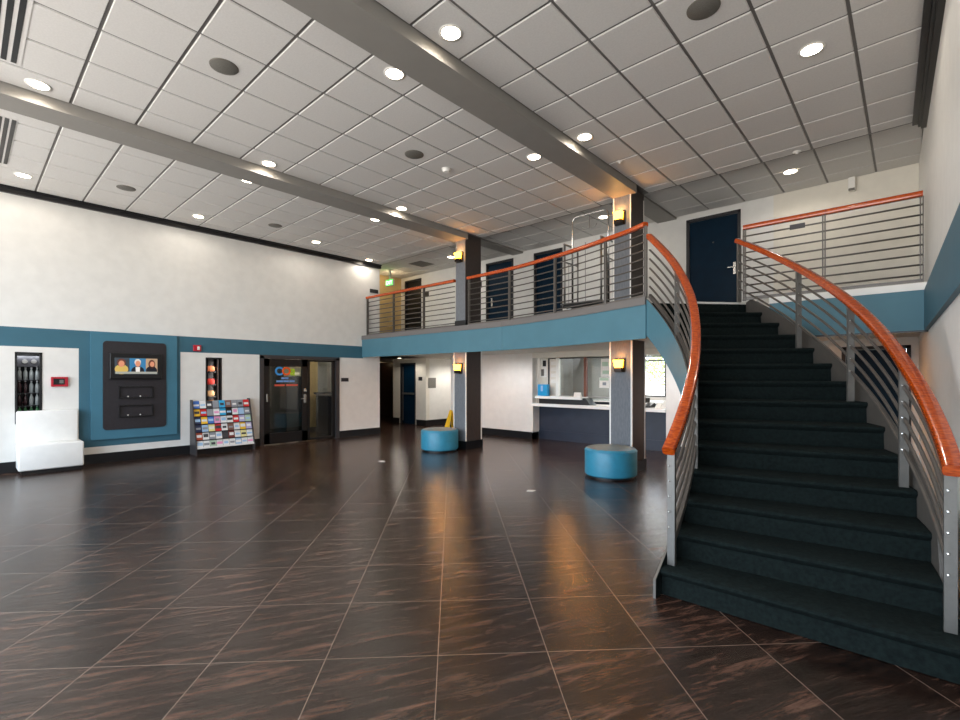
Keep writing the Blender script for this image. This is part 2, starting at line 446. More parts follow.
bm = B(); ribbon(bm, [(arc[-1][0], 7.4), (XR(7.4), 7.4)], 2.08, 2.54, .02); ribbon(bm, [(arc[-1][0], 7.4), (XR(7.4), 7.4)], 2.06, 2.08, .022, 1); ribbon(bm, [(arc[-1][0], 7.4), (XR(7.4), 7.4)], 2.54, 2.62, .03, 2)  # the black strip paints the shadow gap below the teal
struct('trim_9', bm, ['fascia_teal', 'black_trim', 'white_trim'])
# upper back wall with door recesses
UD = [(-12.0, -11.2), (-8.52, -7.58), (-6.93, -6.1), (-3.26, -2.3)]
wall_y('wall_upper_back', YB, .2, -13.4, .4, ZF, 4.85, [(a, b, ZF, 4.62) for a, b in UD], 'wall_upper')
bm = B(); box(bm, -1.78, XR(YB), YB - .012, YB, ZF, ZC2); struct('wall_upper_panel', bm, 'cream')
wall_x('wall_upper_left', -12.2, -.15, 7.6, YB, ZF, 4.85, [], 'tan')  # warm light at the balcony end is put into the tan colour
wall_y('wall_upper_left', 7.74, -.14, -12.2, XL - .14, ZF, 4.85, [], 'wall_upper')
bm = B(); box(bm, -13.4, -10.92, 7.6, 7.75, 4.6, 4.85); struct('trim_10', bm, 'wall_upper')

# ---- columns
def column(x0, x1, y0=7.27, y1=7.77):
    t = bpy.data.objects.new('column', None); COL.objects.link(t); t.location = (x0, y0, 0); WL[t.name] = Vector(t.location)
    t['kind'] = 'structure'
    u0, u1 = x0 + .065, x1 - .015
    bm = B(); box(bm, x0 + .004, x1 - .012, y0 + .004, y1 - .004, 0, ZU + .1); box(bm, u0 + .004, u1 - .012, y0 + .004, y1 - .004, ZU + .1, 4.72); obj('shaft', bm, 'column_gray', t)
    bm = B(); box(bm, x1 - .012, x1 - .004, y0 + .004, y1 - .004, 0, ZU + .1); box(bm, u1 - .012, u1 - .004, y0 + .004, y1 - .004, ZU + .1, 4.62); obj('side_panel', bm, 'column_side_shaded', t, label='side face darkened brown for its shade')
    for cx, cy in ((x0, y0), (x1 - .025, y0), (x1 - .02, y1 - .025)):
        bm = B(); box(bm, cx, cx + .025, cy, cy + .025, .14, 2.14); obj('corner_trim', bm, 'white_trim', t)
        if x0 > -5:
            cu = cx + (.065 if cx == x0 else -.015)
            bm = B(); box(bm, cu, cu + .02, cy, cy + .02, ZF + .1, 4.52); obj('corner_trim', bm, 'white_trim', t)
    bm = B(); box(bm, x0 - .02, x1 + .02, y0 - .02, y1 + .02, 0, .175); box(bm, x0 + .05, x1 + .0, y0 - .01, y1 + .02, ZF, ZF + .14); obj('plinth', bm, 'black_trim', t)
column(-7.41, -7.03); column(-3.71, -3.315)

# ---------------------------------------------------------------- doors on the back walls
def lever(parent, x, y, z, s=1):
    bm = B(); rbox(bm, x - .025, x + .025, y - .012, y, z - .13, z + .1, .006)
    rbox(bm, x - .012, x + .012, y - .05, y - .01, z - .012, z + .012, .004); rbox(bm, min(x, x - s * .11), max(x, x - s * .11), y - .06, y - .042, z - .01, z + .01, .004)
    obj('door_handle', bm, 'chrome', parent, label='chrome lever handle')
def hinged_door(n, x0, x1, y, z0, h, m, hx=None, label=None, s=1):
    t = bpy.data.objects.new('door_%d' % n, None); COL.objects.link(t); t.location = (x0, y, z0); WL[t.name] = Vector(t.location); t['kind'] = 'structure'
    if label: t['label'] = label
    bm = B(); box(bm, x0, x0 + .05, y - .015, y + .14, z0, z0 + h); box(bm, x1 - .05, x1, y - .015, y + .14, z0, z0 + h); box(bm, x0, x1, y - .015, y + .14, z0 + h - .05, z0 + h)
    obj('door_frame', bm, 'charcoal', t)
    bm = B(); rbox(bm, x0 + .053, x1 - .053, y + .04, y + .085, z0 + .005, z0 + h - .053, .004); obj('door_leaf', bm, m, t)
    if hx is not None: lever(t, hx, y + .04, z0 + .95, s)
    return t
hinged_door(1, *UD[0], YB, ZF, 1.99, 'dark_door', label='dark door at the left end of the balcony')
d = hinged_door(2, *UD[1], YB, ZF, 1.99, 'navy_door', UD[1][0] + .17, label='navy door right of the first column upstairs', s=-1)
hinged_door(3, *UD[2], YB, ZF, 1.99, 'navy_door', label='navy door behind the luggage cart')
d = hinged_door(4, *UD[3], YB, ZF, 1.99, 'navy_door', UD[3][1] - .11, label='wide navy door at the top of the stairs')
bm = B(); lathe(bm, [(0, -.003), (.014, -.003), (.014, .003), (0, .003)], (0, 0, 0), 12); bmesh.ops.rotate(bm, verts=bm.verts, cent=(0, 0, 0), matrix=__import__('mathutils').Matrix.Rotation(R(90), 3, 'X'))
bmesh.ops.translate(bm, verts=bm.verts, vec=(-2.78, YB + .038, ZF + 1.48)); obj('peephole', bm, 'chrome', d)
hinged_door(5, ND[0], ND[1], YB, 0, 2.03, 'navy_door', label='navy door beneath the right balcony')
d = hinged_door(6, -12.74, -11.95, 10.0, 0, 2.02, 'navy_door', label='navy corridor door with a push bar')
bm = B(); rbox(bm, -12.62, -12.02, 9.955, 10.03, .98, 1.04, .01); obj('push_bar', bm, 'steel', d)
bm = B(); box(bm, -12.665, -12.625, 10.02, 10.045, .1, 1.9); obj('vertical_rod', bm, 'steel', d)
d = hinged_door(7, -16.55, -15.5, 11.75, 0, 2.08, 'dark_door', label='dark restroom door deep in the corridor')
bm = B(); box(bm, -16.17, -16.03, 11.775, 11.785, 1.4, 1.62); obj('door_sign', bm, 'brown_dark', d)
bm = B(); box(bm, -16.115, -16.085, 11.77, 11.776, 1.44, 1.54); lathe(bm, [(0, -.02), (.018, 0), (0, .02)], (-16.1, 11.772, 1.575), 10); obj('pictogram', bm, 'white_plastic', d)

# glass double door in the left wall
t = bpy.data.objects.new('door_8', None); COL.objects.link(t); t.location = (XL, 5.5, 0); WL[t.name] = Vector(t.location); t['kind'] = 'structure'; t['label'] = 'black framed glass door with side pane in the left wall'
bm = B()
for a, b in ((4.5, 4.59), (6.4, 6.49)): box(bm, XL - .1, XL + .03, a, b, 0, 2.03)
box(bm, XL - .1, XL + .03, 4.5, 6.49, 1.97, 2.05); obj('door_frame', bm, 'frame_gray', t)
bm = B(); XD = XL - .05
for a, b, c, d_ in ((4.6, 4.74, .02, 1.965), (5.52, 5.66, .02, 1.965), (4.6, 5.66, 1.8, 1.965), (4.6, 5.66, .02, .26)): box(bm, XD - .025, XD + .02, a, b, c, d_)
leaf = obj('door_leaf', bm, 'black', t)
bm = B(); box(bm, XD - .006, XD + .002, 4.74, 5.52, .26, 1.8); obj('pane', bm, 'dark_glass', leaf)
bm = B()
for a, b, c, d_ in ((5.67, 5.72, .02, 1.965), (6.32, 6.4, .02, 1.965), (5.67, 6.4, 1.93, 1.965), (5.67, 6.4, .02, .07)): box(bm, XD - .025, XD + .02, a, b, c, d_)
sl = obj('side_pane_frame', bm, 'black', t)
bm = B(); box(bm, XD - .006, XD + .002, 5.72, 6.32, .07, 1.93); obj('pane', bm, 'glass', sl)
bm = B(); rbox(bm, XD + .02, XD + .035, 5.56, 5.62, .93, 1.14, .006); rbox(bm, XD + .035, XD + .08, 5.575, 5.6, 1.02, 1.045, .004); rbox(bm, XD + .068, XD + .085, 5.46, 5.6, 1.02, 1.045, .005); rbox(bm, XD + .02, XD + .03, 5.56, 5.62, 1.2, 1.28, .01)
obj('door_handle', bm, 'chrome', t, label='chrome lever handle with lock')
bm = B(); rbox(bm, XD + .02, XD + .05, 4.655, 4.69, .98, 1.17, .006); obj('pull_plate', bm, 'chrome', t)
# lettering on the glass
def text_on_x(s, size, y, z, x, m, parent, name='lettering'):
    cu = bpy.data.curves.new('t', 'FONT'); cu.body = s; cu.size = size; cu.extrude = .001; cu.offset = size * .035; cu.align_x = 'CENTER'
    o = bpy.data.objects.new('t', cu); COL.objects.link(o)
    dg = bpy.context.evaluated_depsgraph_get(); me = bpy.data.meshes.new_from_object(o.evaluated_get(dg))
    bpy.data.objects.remove(o); b2 = bmesh.new(); b2.from_mesh(me); bpy.data.meshes.remove(me)
    for v in b2.verts: v.co = Vector((x + v.co.z, y + v.co.x, z + v.co.y))
    return obj(name, b2, m, parent)
def text_on_y(s, size, x, z, y, m, parent, name='lettering'):
    cu = bpy.data.curves.new('t', 'FONT'); cu.body = s; cu.size = size; cu.extrude = .001; cu.offset = size * .035; cu.align_x = 'CENTER'
    o = bpy.data.objects.new('t', cu); COL.objects.link(o)
    dg = bpy.context.evaluated_depsgraph_get(); me = bpy.data.meshes.new_from_object(o.evaluated_get(dg))
    bpy.data.objects.remove(o); b2 = bmesh.new(); b2.from_mesh(me); bpy.data.meshes.remove(me)
    for v in b2.verts: v.co = Vector((x + v.co.x, y - v.co.z, z + v.co.y))
    return obj(name, b2, m, parent)
for nm, c in (('sign_blue', (60, 150, 220)), ('sign_orange', (240, 96, 24)), ('sign_lime', (176, 206, 40)), ('sign_cream', (236, 230, 190)), ('sign_red', (206, 84, 66)), ('sign_pale', (110, 150, 205))):
    mk(nm, c, .5)
xg = XD + .004
text_on_x('C', .26, 4.96, 1.6, xg, 'sign_blue', leaf)
text_on_x('O', .26, 5.14, 1.6, xg, 'sign_orange', leaf)
text_on_x('a', .3, 5.3, 1.6, xg, 'sign_lime', leaf)
bm = B(); box(bm, xg, xg + .002, 5.34, 5.46, 1.6, 1.66); obj('lettering', bm, 'sign_cream', leaf)
bm = B(); box(bm, xg - .004, xg - .002, 5.08, 5.5, 1.57, 1.79); obj('sticker', bm, 'sign_cream', leaf)
def dashes(z, h, spans, m):
    bm = B()
    for a, b in spans: rbox(bm, xg, xg + .003, a, b, z, z + h, .001, 1)
    obj('lettering', bm, m, leaf)
dashes(1.5, .045, [(5.02, 5.1), (5.11, 5.19)], 'sign_pale')
dashes(1.43, .045, [(4.9, 5.06), (5.07, 5.2), (5.21, 5.34)], 'sign_pale')
dashes(1.34, .04, [(4.86, 5.1), (5.13, 5.42)], 'sign_red')
# room behind the glass door
wall_x('wall_office', -14.2, -.1, 3.6, 7.55, 0, 2.6, [], 'cream')
wall_y('wall_office', 3.6, -.1, -14.2, XL - .14, 0, 2.6, [], 'charcoal')
wall_y('wall_office', 7.45, .1, -14.2, XL - .14, 0, 2.6, [], 'reception_wall')
bm = B(); box(bm, -14.3, XL - .14, 3.5, 7.55, 2.45, 2.55); struct('ceiling_office', bm, 'cream')
bm = B(); box(bm, -13.4, -13.3, 6.33, 6.68, .0, 2.3); struct('wall_office_partition', bm, 'wall_white')
bm = B(); box(bm, -12.9, -12.86, 6.74, 7.05, .1, 2.2); struct('wall_office_panel', bm, 'tan')
t = thing('reception_desk', 'black desk seen through the side pane of the glass door', 'desk', (-12.2, 6.75, 0))
bm = B(); box(bm, -12.55, -11.75, 6.75, 7.4, 1.06, 1.12); obj('desktop', bm, 'desk_black', t)
bm = B(); box(bm, -12.5, -11.85, 6.8, 7.38, 0, 1.06); obj('desk_body', bm, 'desk_black', t)
bm = B(); box(bm, -11.85, -11.82, 6.9, 7.0, .6, .75); obj('cabinet_label', bm, 'steel', t)

# ---------------------------------------------------------------- left wall things
# vending machines in their niches
def niche_frame(h, t):
    bm = B(); a, b, c, d_ = h; f = .028
    for y0, y1, z0, z1 in ((a, a + f, c, d_), (b - f, b, c, d_), (a, b, d_ - f, d_), (a, b, c, c + f)): box(bm, XL - .1, XL + .014, y0, y1, z0, z1)
    obj('niche_frame', bm, 'black', t)
def bottle_bm(c, r=.028, h=.2):
    bm = B(); lathe(bm, [(0, 0), (r, 0), (r, h * .6), (r * .85, h * .7), (r * .4, h * .85), (r * .38, h * .95)], c, 12); return bm
t = thing('vending_machine', 'black drink vending machine behind the niche above the white bench', 'vending machine', (XL - .3, .75, 0))
niche_frame(N1, t)
bm = B(); box(bm, -11.5, -11.45, .45, 1.05, 0, 2.1); box(bm, -11.5, XL - .15, .45, .5, 0, 2.1); box(bm, -11.5, XL - .15, 1.0, 1.05, 0, 2.1); box(bm, -11.5, XL - .15, .45, 1.05, 2.05, 2.1); box(bm, -11.5, XL - .15, .45, 1.05, 0, .75)
obj('cabinet', bm, 'black', t)
shz = [.86, 1.07, 1.28, 1.5]
for z in shz:
    bm = B(); box(bm, -11.45, XL - .2, .5, 1.0, z - .015, z); obj('shelf', bm, 'charcoal', t)
bm = B(); box(bm, XL - .2, XL - .18, .5, 1.0, 1.72, 1.9); obj('header_panel', bm, 'charcoal', t)
for y in (.72, .83):
    bm = B(); disc_x(bm, XL - .18, y, 1.81, .035, .035, .012); obj('header_dial', bm, 'steel', t)
first = {}
k = 0
for ri, z in enumerate(shz):
    for ci in range(4):
        y = .66 + ci * .072
        kind = 'green' if ri == 0 else ('dark' if ri in (1, 2) and ci < 2 else 'clear')
        loc = (XL - .24, y, z)
        lab = {'green': 'green drink bottle on the lowest visible shelf of the vending machine', 'dark': 'dark drink bottle on a middle shelf of the vending machine', 'clear': 'clear drink bottle on an upper or middle shelf of the vending machine'}[kind]
        if kind not in first:
            b_ = obj('drink_bottle', bottle_bm(loc), 'bottle_' + kind, loc=loc, smooth=True)
            tag(b_, lab, 'bottle', kind + ' bottles in the vending machine')
            bm = B(); lathe(bm, [(.0, .19), (.013, .19), (.013, .212), (0, .212)], loc, 10); cp = obj('cap', bm, 'bottle_cap', b_)
            first[kind] = b_
        else: dup(first[kind], None, loc)
light('vending_lamp', 'AREA', (XL - .12, .75, 1.92), 1.8, (.9, .95, 1), (.3, .04), aim=(-.3, 0, -1))
t = thing('vending_machine', 'narrow black snack vending machine above the brochure rack', 'vending machine', (XL - .3, 3.56, 0))
niche_frame(N2, t)
bm = B(); box(bm, -11.5, -11.45, 3.3, 3.85, 0, 2.1); box(bm, -11.5, XL - .15, 3.3, 3.34, 0, 2.1); box(bm, -11.5, XL - .15, 3.81, 3.85, 0, 2.1); box(bm, -11.5, XL - .15, 3.3, 3.85, 2.05, 2.1); box(bm, -11.5, XL - .15, 3.3, 3.85, 0, .75); obj('cabinet', bm, 'black', t)
bm = B(); box(bm, XL - .05, XL - .02, 3.64, 3.665, .8, 1.93); obj('chrome_strip', bm, 'steel', t)
mk('snack_orange', (226, 130, 84), .5); mk('snack_red', (196, 44, 34), .5); mk('snack_tan', (196, 156, 110), .5); mk('snack_brown', (150, 96, 52), .5)
for z, m, c in ((1.7, 'snack_orange', 'orange'), (1.43, 'snack_red', 'red'), (1.18, 'snack_tan', 'pale tan'), (.98, 'snack_brown', 'brown')):
    bm = B(); box(bm, -11.45, XL - .06, 3.42, 3.63, z - .05, z - .035); obj('shelf', bm, 'charcoal', t)
    bm = B(); b2 = bmesh.new(); box(b2, XL - .16, XL - .08, 3.45, 3.62, z - .034, z + .085); bmesh.ops.bevel(b2, geom=b2.edges[:], offset=.025, segments=2, affect='EDGES'); join(bm, b2)
    tag(obj('snack_bag', bm, m, loc=(XL - .12, 3.53, z - .034)), c + ' snack bag on a shelf of the snack machine', 'snack', 'snack bags in the machine')
light('vending_lamp', 'AREA', (XL - .03, 3.625, 1.35), 1.1, (1, .93, .85), (.02, 1.0), aim=(-.8, -1, 0))
# bench
t = thing('bench', 'white upholstered banquette bench against the left wall under the vending niche', 'bench', (-10.5, .98, 0))
bm = B(); rbox(bm, XL + .03, -10.3, .6, 1.4, .06, .47, .025, 3); obj('seat', bm, 'white_vinyl', t, smooth=1)
bm = B(); rbox(bm, XL + .02, -10.62, .6, 1.37, .46, .99, .025, 3); obj('backrest', bm, 'white_vinyl', t, smooth=1)
bm = B(); box(bm, XL + .03, -10.34, .64, 1.37, 0, .062); obj('plinth', bm, 'black', t)
# annunciator
t = thing('alarm_panel', 'small red framed alarm panel with black face on the white wall', 'alarm panel', (XL + .006, 1.135, 1.47))
bm = B(); rbox(bm, XL + .006, XL + .05, 1.025, 1.245, 1.385, 1.55, .006); obj('frame', bm, 'red', t)
bm = B(); box(bm, XL + .05, XL + .054, 1.055, 1.2, 1.42, 1.52); obj('face', bm, 'black', t)
bm = B(); box(bm, XL + .054, XL + .057, 1.13, 1.185, 1.44, 1.5); obj('display', bm, 'speaker_gray', t)
# fire strobe
t = thing('fire_alarm', 'red fire alarm strobe on the teal band', 'fire alarm', (XL + .008, 3.24, 2.14))
bm = B(); rbox(bm, XL + .008, XL + .06, 3.17, 3.31, 2.075, 2.2, .01); obj('housing', bm, 'red', t)
bm = B(); rbox(bm, XL + .06, XL + .08, 3.235, 3.28, 2.1, 2.17, .008); obj('strobe_lens', bm, 'white_plastic', t)
# raised teal panel with media panel
bm = B(); prism(bm, roundrect(1.545, 2.88, .425, 2.362, .01), 'x', XL + .008, XL + .055); tag(obj('wall_panel', bm, 'teal_light', loc=(XL + .008, 2.2, .425)), 'raised teal panel on the left wall framing the black television panel', 'wall panel')
t = thing('media_panel', 'black rounded media panel with two shallow niches below a television', 'media panel', (XL + .055, 2.2, .585))
bm = B(); prism(bm, roundrect(1.715, 2.69, .59, 2.2, .06), 'x', XL + .056, XL + .075); obj('backboard', bm, 'panel_black', t)
for z0, z1 in ((1.17, 1.355), (.825, 1.01)):
    bm = B()
    for a, b, c, d_ in ((1.945, 2.475, z1, z1 + .02), (1.945, 2.475, z0 - .02, z0), (1.945, 1.965, z0, z1), (2.455, 2.475, z0, z1)): box(bm, XL + .075, XL + .105, a, b, c, d_)
    n_ = obj('niche', bm, 'black', t)
    for y in (2.08, 2.27):
        bm = B(); lathe(bm, [(0, -.016), (.016, 0), (0, .016)], (XL + .085, y, z0 + .02), 12); obj('knob', bm, 'white_plastic', n_, smooth=True, label='small white knob')
t = thing('television', 'small flat television showing three people on a news broadcast', 'television', (XL + .075, 2.2, 1.5))
bm = B(); rbox(bm, XL + .075, XL + .15, 1.8, 2.6, 1.51, 1.985, .012); obj('bezel', bm, 'black', t)
bm = B(); box(bm, XL + .15, XL + .152, 1.87, 2.53, 1.6, 1.9)
mk('scr_dark', (52, 62, 70), .3, emit=.32); s_ = obj('screen', bm, 'scr_dark', t)
def flat(name, poly, m, parent, x): 
    bm = B(); prism(bm, poly, 'x', x, x + .001); obj(name, bm, m, parent)
def ell(y, z, a, b, n=20): return [(y + a * math.cos(2 * PI * i / n), z + b * math.sin(2 * PI * i / n)) for i in range(n)]
for nm, c in (('scr_blue', (48, 110, 150)), ('scr_skin', (196, 130, 100)), ('scr_yellow', (190, 160, 84)), ('scr_suit', (22, 24, 34)), ('scr_hair', (196, 190, 180)), ('scr_brown', (92, 50, 40)), ('scr_caption', (150, 150, 140)), ('scr_tan', (170, 140, 110)), ('scr_shirt', (210, 206, 200))):
    mk(nm, c, .3, emit=.32)
x1 = XL + .1522
flat('picture', [(2.09, 1.64), (2.34, 1.64), (2.34, 1.895), (2.09, 1.895)], 'scr_blue', s_, x1)
flat('picture', [(2.34, 1.64), (2.525, 1.64), (2.525, 1.895), (2.34, 1.895)], 'scr_tan', s_, x1)
x1 += .0012
flat('picture', ell(1.97, 1.69, .1, .09), 'scr_yellow', s_, x1); flat('picture', ell(2.215, 1.665, .1, .085), 'scr_suit', s_, x1); flat('picture', ell(2.43, 1.67, .09, .085), 'scr_suit', s_, x1)
flat('picture', ell(1.97, 1.81, .065, .075), 'scr_brown', s_, x1); flat('picture', ell(2.215, 1.825, .05, .06), 'scr_hair', s_, x1); flat('picture', ell(2.435, 1.79, .055, .085), 'scr_brown', s_, x1)
x1 += .0012
flat('picture', ell(1.97, 1.79, .045, .058), 'scr_skin', s_, x1); flat('picture', ell(2.217, 1.795, .04, .055), 'scr_skin', s_, x1); flat('picture', ell(2.44, 1.79, .036, .05), 'scr_skin', s_, x1)
flat('picture', [(2.185, 1.64), (2.245, 1.64), (2.25, 1.735), (2.18, 1.735)], 'scr_shirt', s_, x1)
flat('picture', [(1.88, 1.608), (2.52, 1.608), (2.52, 1.648), (1.88, 1.648)], 'scr_caption', s_, x1 + .001)
# brochure rack
t = thing('brochure_rack', 'black sloping display rack full of brochures beside the glass door', 'rack', (-10.6, 3.67, 0))
Y0, Y1 = 3.13, 4.22
TOPX, TOPZ, BOTX, BOTZ = XL + .12, 1.06, XL + .4, .13
for y in (Y0 - .02, Y1):
    bm = B(); prism(bm, [(XL + .03, 0), (BOTX + .02, 0), (BOTX + .02, .12), (TOPX + .02, TOPZ + .03), (XL + .03, TOPZ + .03)], 'y', y, y + .02); obj('side_panel', bm, 'frame_gray', t)
bm = B(); prism(bm, [(XL + .05, .12), (BOTX - .03, .12), (TOPX - .03, TOPZ), (XL + .05, TOPZ)], 'y', Y0, Y1); obj('backboard', bm, 'black', t)
bm = B(); box(bm, XL + .05, BOTX - .06, Y0, Y1, 0, .12); obj('plinth', bm, 'black', t)
NT = 6; NC = 9
cols = [["blue", "white", "charcoal", "grey", "cyan", "brown", "grey", "grey", "red"],
        ["yellow", "red", "grey", "white", "cyan", "black", "white", "pale blue", "grey"],
        ["navy", "yellow", "blue", "pink", "white", "white", "red", "lilac", "pale green"],
        ["navy", "pale blue", "pale yellow", "red", "white", "brown", "white", "yellow", "lilac"],
        ["rust", "white", "grey", "white", "charcoal", "maroon", "white", "pale yellow", "white"],
        ["white", "white", "pale green", "white", "white", "white", "pale blue", "white", "white"]]
rgb = dict(blue=(60, 110, 190), white=(226, 226, 224), charcoal=(56, 58, 64), grey=(140, 144, 150), cyan=(48, 170, 220), brown=(120, 84, 72), red=(206, 40, 44), yellow=(234, 186, 50), black=(30, 28, 30), navy=(34, 46, 84), pink=(226, 150, 190), lilac=(176, 170, 206))
rgb.update({'pale blue': (156, 190, 222), 'pale green': (176, 200, 176), 'pale yellow': (232, 220, 150), 'rust': (178, 74, 48), 'maroon': (110, 40, 40)})
for kx, v in rgb.items(): mk('brochure_' + kx.replace(' ', '_'), v, .35)
order = ['first', 'second', 'third', 'fourth', 'middle', 'fourth', 'third', 'second', 'last']
tiern = ['top', 'second', 'third', 'fourth', 'fifth', 'lowest']
wid = (Y1 - Y0) / NC
for i in range(NT):
    f = (i + 1) / NT; zx = TOPZ + (BOTZ - TOPZ) * f; xx = TOPX + (BOTX - TOPX) * f
    bm = B(); box(bm, xx - .03, xx + .012, Y0, Y1, zx - .004, zx + .001); box(bm, xx + .008, xx + .012, Y0, Y1, zx, zx + (.012 if i < NT - 1 else .03)); obj('shelf', bm, 'black' if i < NT - 1 else 'white_plastic', t)
    for j in range(NC):
        y = Y0 + wid * (j + .5); c = cols[i][j]; h = .15 + .012 * random.random(); w = wid * .475
        bm = B(); base = Vector((xx - .012, y, zx + .002)); dx = -h * .3
        for k, (z0, z1, o_, mi) in enumerate(((0, h, 0, 0), (h * .35, h * (.55 + .2 * random.random()), .0016, 1))):
            ww = w if k == 0 else w * (.6 + .35 * random.random())
            prism(bm, [(base.x + dx * z0 / h + o_, base.z + z0), (base.x + dx * z0 / h + o_ + .004, base.z + z0), (base.x + dx * z1 / h + o_ + .004, base.z + z1), (base.x + dx * z1 / h + o_, base.z + z1)], 'y', y - ww, y + ww, mi)
        acc = random.choice(['white', 'grey', 'white', 'pale blue', 'charcoal']) if c not in ('white',) else random.choice(['grey', 'pale blue', 'pink', 'charcoal'])
        o_ = obj('brochure', bm, ['brochure_' + c.replace(' ', '_'), 'brochure_' + acc.replace(' ', '_')], loc=tuple(base))
        side = '' if j == 4 else (' from the left' if j < 4 else (' from the right' if j < 8 else ' on the right'))
        tag(o_, f'{c} brochure in the {tiern[i]} tier of the rack, {order[j]}{side}', 'brochure', 'brochures in the rack')
# wall plaques
def plaque(name, label, cat, x0, x1, y0, y1, z0, z1, m='charcoal'):
    bm = B(); rbox(bm, x0, x1, y0, y1, z0, z1, .003); return tag(obj(name, bm, m, loc=((x0 + x1) / 2, (y0 + y1) / 2, z0)), label, cat)
plaque('room_sign', 'small dark room sign on the white wall right of the glass door', 'sign', XL + .006, XL + .02, 6.55, 6.76, 1.435, 1.53)
plaque('room_sign', 'black sign high on the left wall beside the balcony end', 'sign', XL, XL + .02, 7.42, 7.68, 3.83, 3.93, 'black')
plaque('room_sign', 'small dark sign beside the corridor push bar door', 'sign', -11.8, -11.62, 9.985, 10.0, 1.44, 1.56)
plaque('wall_grille', 'grey rectangular grille on the corridor wall', 'grille', -11.45, -11.435, 10.1, 10.42, 1.2, 1.53, 'speaker_gray')
plaque('room_sign', 'dark room number sign left of the upstairs navy door', 'sign', -8.78, -8.68, YB - .015, YB, 4.0, 4.2)
plaque('room_sign', 'dark room number sign beside the dark upstairs door', 'sign', -11.05, -10.85, YB - .015, YB, 4.02, 4.16)
# exit sign
t = thing('exit_sign', 'lit green exit sign at the left end of the balcony', 'exit sign', (-11.5, 8.6, 4.28))
bm = B(); rbox(bm, -11.68, -11.32, 8.6, 8.66, 4.27, 4.47, .006); obj('housing', bm, 'white_plastic', t)
bm = B(); box(bm, -11.66, -11.34, 8.595, 8.6, 4.29, 4.45); obj('sign_face', bm, 'exit_green', t)
mk('exit_letters', (225, 255, 225), .4, emit=1.2)
text_on_y('EXIT', .15, -11.5, 4.315, 8.592, 'exit_letters', t)
bm = B(); box(bm, -11.53, -11.47, 8.61, 8.65, 4.47, ZC2); obj('ceiling_mount', bm, 'white_plastic', t)
light('exit_lamp', 'POINT', (-11.5, 8.45, 4.37), .4, (.3, 1, .3), .1)

# ---------------------------------------------------------------- reception
YW = YB + .32
t = thing('reception_counter', 'white reception counter with dark blue front under the balcony', 'counter', (-5.3, YB, 0))
bm = B(); rbox(bm, CX0, CX1, YB - .04, YB + .62, .83, .9, .006); obj('countertop', bm, 'counter_white', t)
bm = B(); box(bm, CX0 + .02, CX1, YB + .27, YB + .31, 0, .83); obj('front_panel', bm, 'navy_panel', t)
bm = B(); box(bm, CX0 + .02, CX1, YB + .255, YB + .27, 0, .22); obj('kick_board', bm, 'navy_panel', t)
t = thing('transaction_ledge', 'white raised ledge with black underside on the reception counter', 'ledge', (-6.2, YB + .1, .9))
bm = B(); rbox(bm, -6.93, -5.63, YB + .04, YB + .4, 1.02, 1.085, .006); obj('ledge_top', bm, 'counter_white', t)
bm = B(); prism(bm, [(-6.85, .9), (-5.42, .9), (-5.55, 1.06), (-6.85, 1.02)], 'y', YB + .1, YB + .38); obj('ledge_body', bm, 'black', t)
# windows above the counter
t = bpy.data.objects.new('window_1', None); COL.objects.link(t); t.location = (-5.3, YW, .9); WL[t.name] = Vector(t.location); t['kind'] = 'structure'; t['label'] = 'glazed reception windows above the counter'
bm = B(); box(bm, -6.75, -4.3, YW + .04, YW + .1, 2.0, 2.025); box(bm, -6.75, -6.71, YW + .03, YW + .1, .9, 2.02); box(bm, CX0, -6.75, YW + .02, YW + .1, .9, 2.02, 1); box(bm, -6.71, -6.5, YW + .04, YW + .1, .9, 2.02, 1); box(bm, -6.5, -6.42, YW, YW + .1, .9, 2.02, 2)
obj('window_frame', bm, ['black', 'cream', 'white_trim'], t)
for x in (-5.7, -4.33):
    bm = B(); box(bm, x - .035, x + .035, YW + .02, YW + .1, .9, 2.02); obj('mullion', bm, 'wood_post', t, label='brown wooden post')
for a, b in ((-6.42, -5.735), (-5.665, -4.365)):
    bm = B(); box(bm, a, b, YW + .06, YW + .066, 1.0, 2.0); obj('pane', bm, 'glass', t)
    bm = B(); box(bm, a, b, YW + .03, YW + .09, 1.07, 1.095); obj('rail', bm, 'steel', t)
bm = B(); box(bm, CX0, CX1, YB - .002, YW + .12, 2.025, 2.15); struct('trim_11', bm, 'cream')
def sheet(name, label, cat, x0, x1, z0, z1, y, m='paper', parts=()):
    bm = B(); box(bm, x0, x1, y - .004, y, z0, z1); o = tag(obj(name, bm, m, loc=((x0 + x1) / 2, y, z0)), label, cat)
    for a, b, c, d_, mm in parts:
        bm = B(); box(bm, a, b, y - .006, y - .004, c, d_); obj('print', bm, mm, o)
    return o
sheet('notice', 'black and white notice on the wall left of the reception glass', 'notice', -6.97, -6.78, 1.55, 1.99, YW + .02, 'paper', [(-6.95, -6.86, 1.58, 1.75, 'speaker_gray'), (-6.9, -6.8, 1.82, 1.97, 'black')])
sheet('notice', 'white printed sheet hanging on the right hand reception glass, upper one', 'notice', -5.3, -5.06, 1.56, 1.97, YW + .055, 'paper', [(-5.26, -5.1, 1.62, 1.7, 'brochure_pale_green'), (-5.27, -5.12, 1.8, 1.9, 'brochure_pale_green')])
sheet('notice', 'pale green printed sheet hanging low on the reception glass', 'notice', -5.34, -5.1, 1.3, 1.54, YW + .055, 'paper', [(-5.33, -5.11, 1.47, 1.53, 'brochure_pale_green'), (-5.26, -5.17, 1.36, 1.43, 'brochure_grey')])
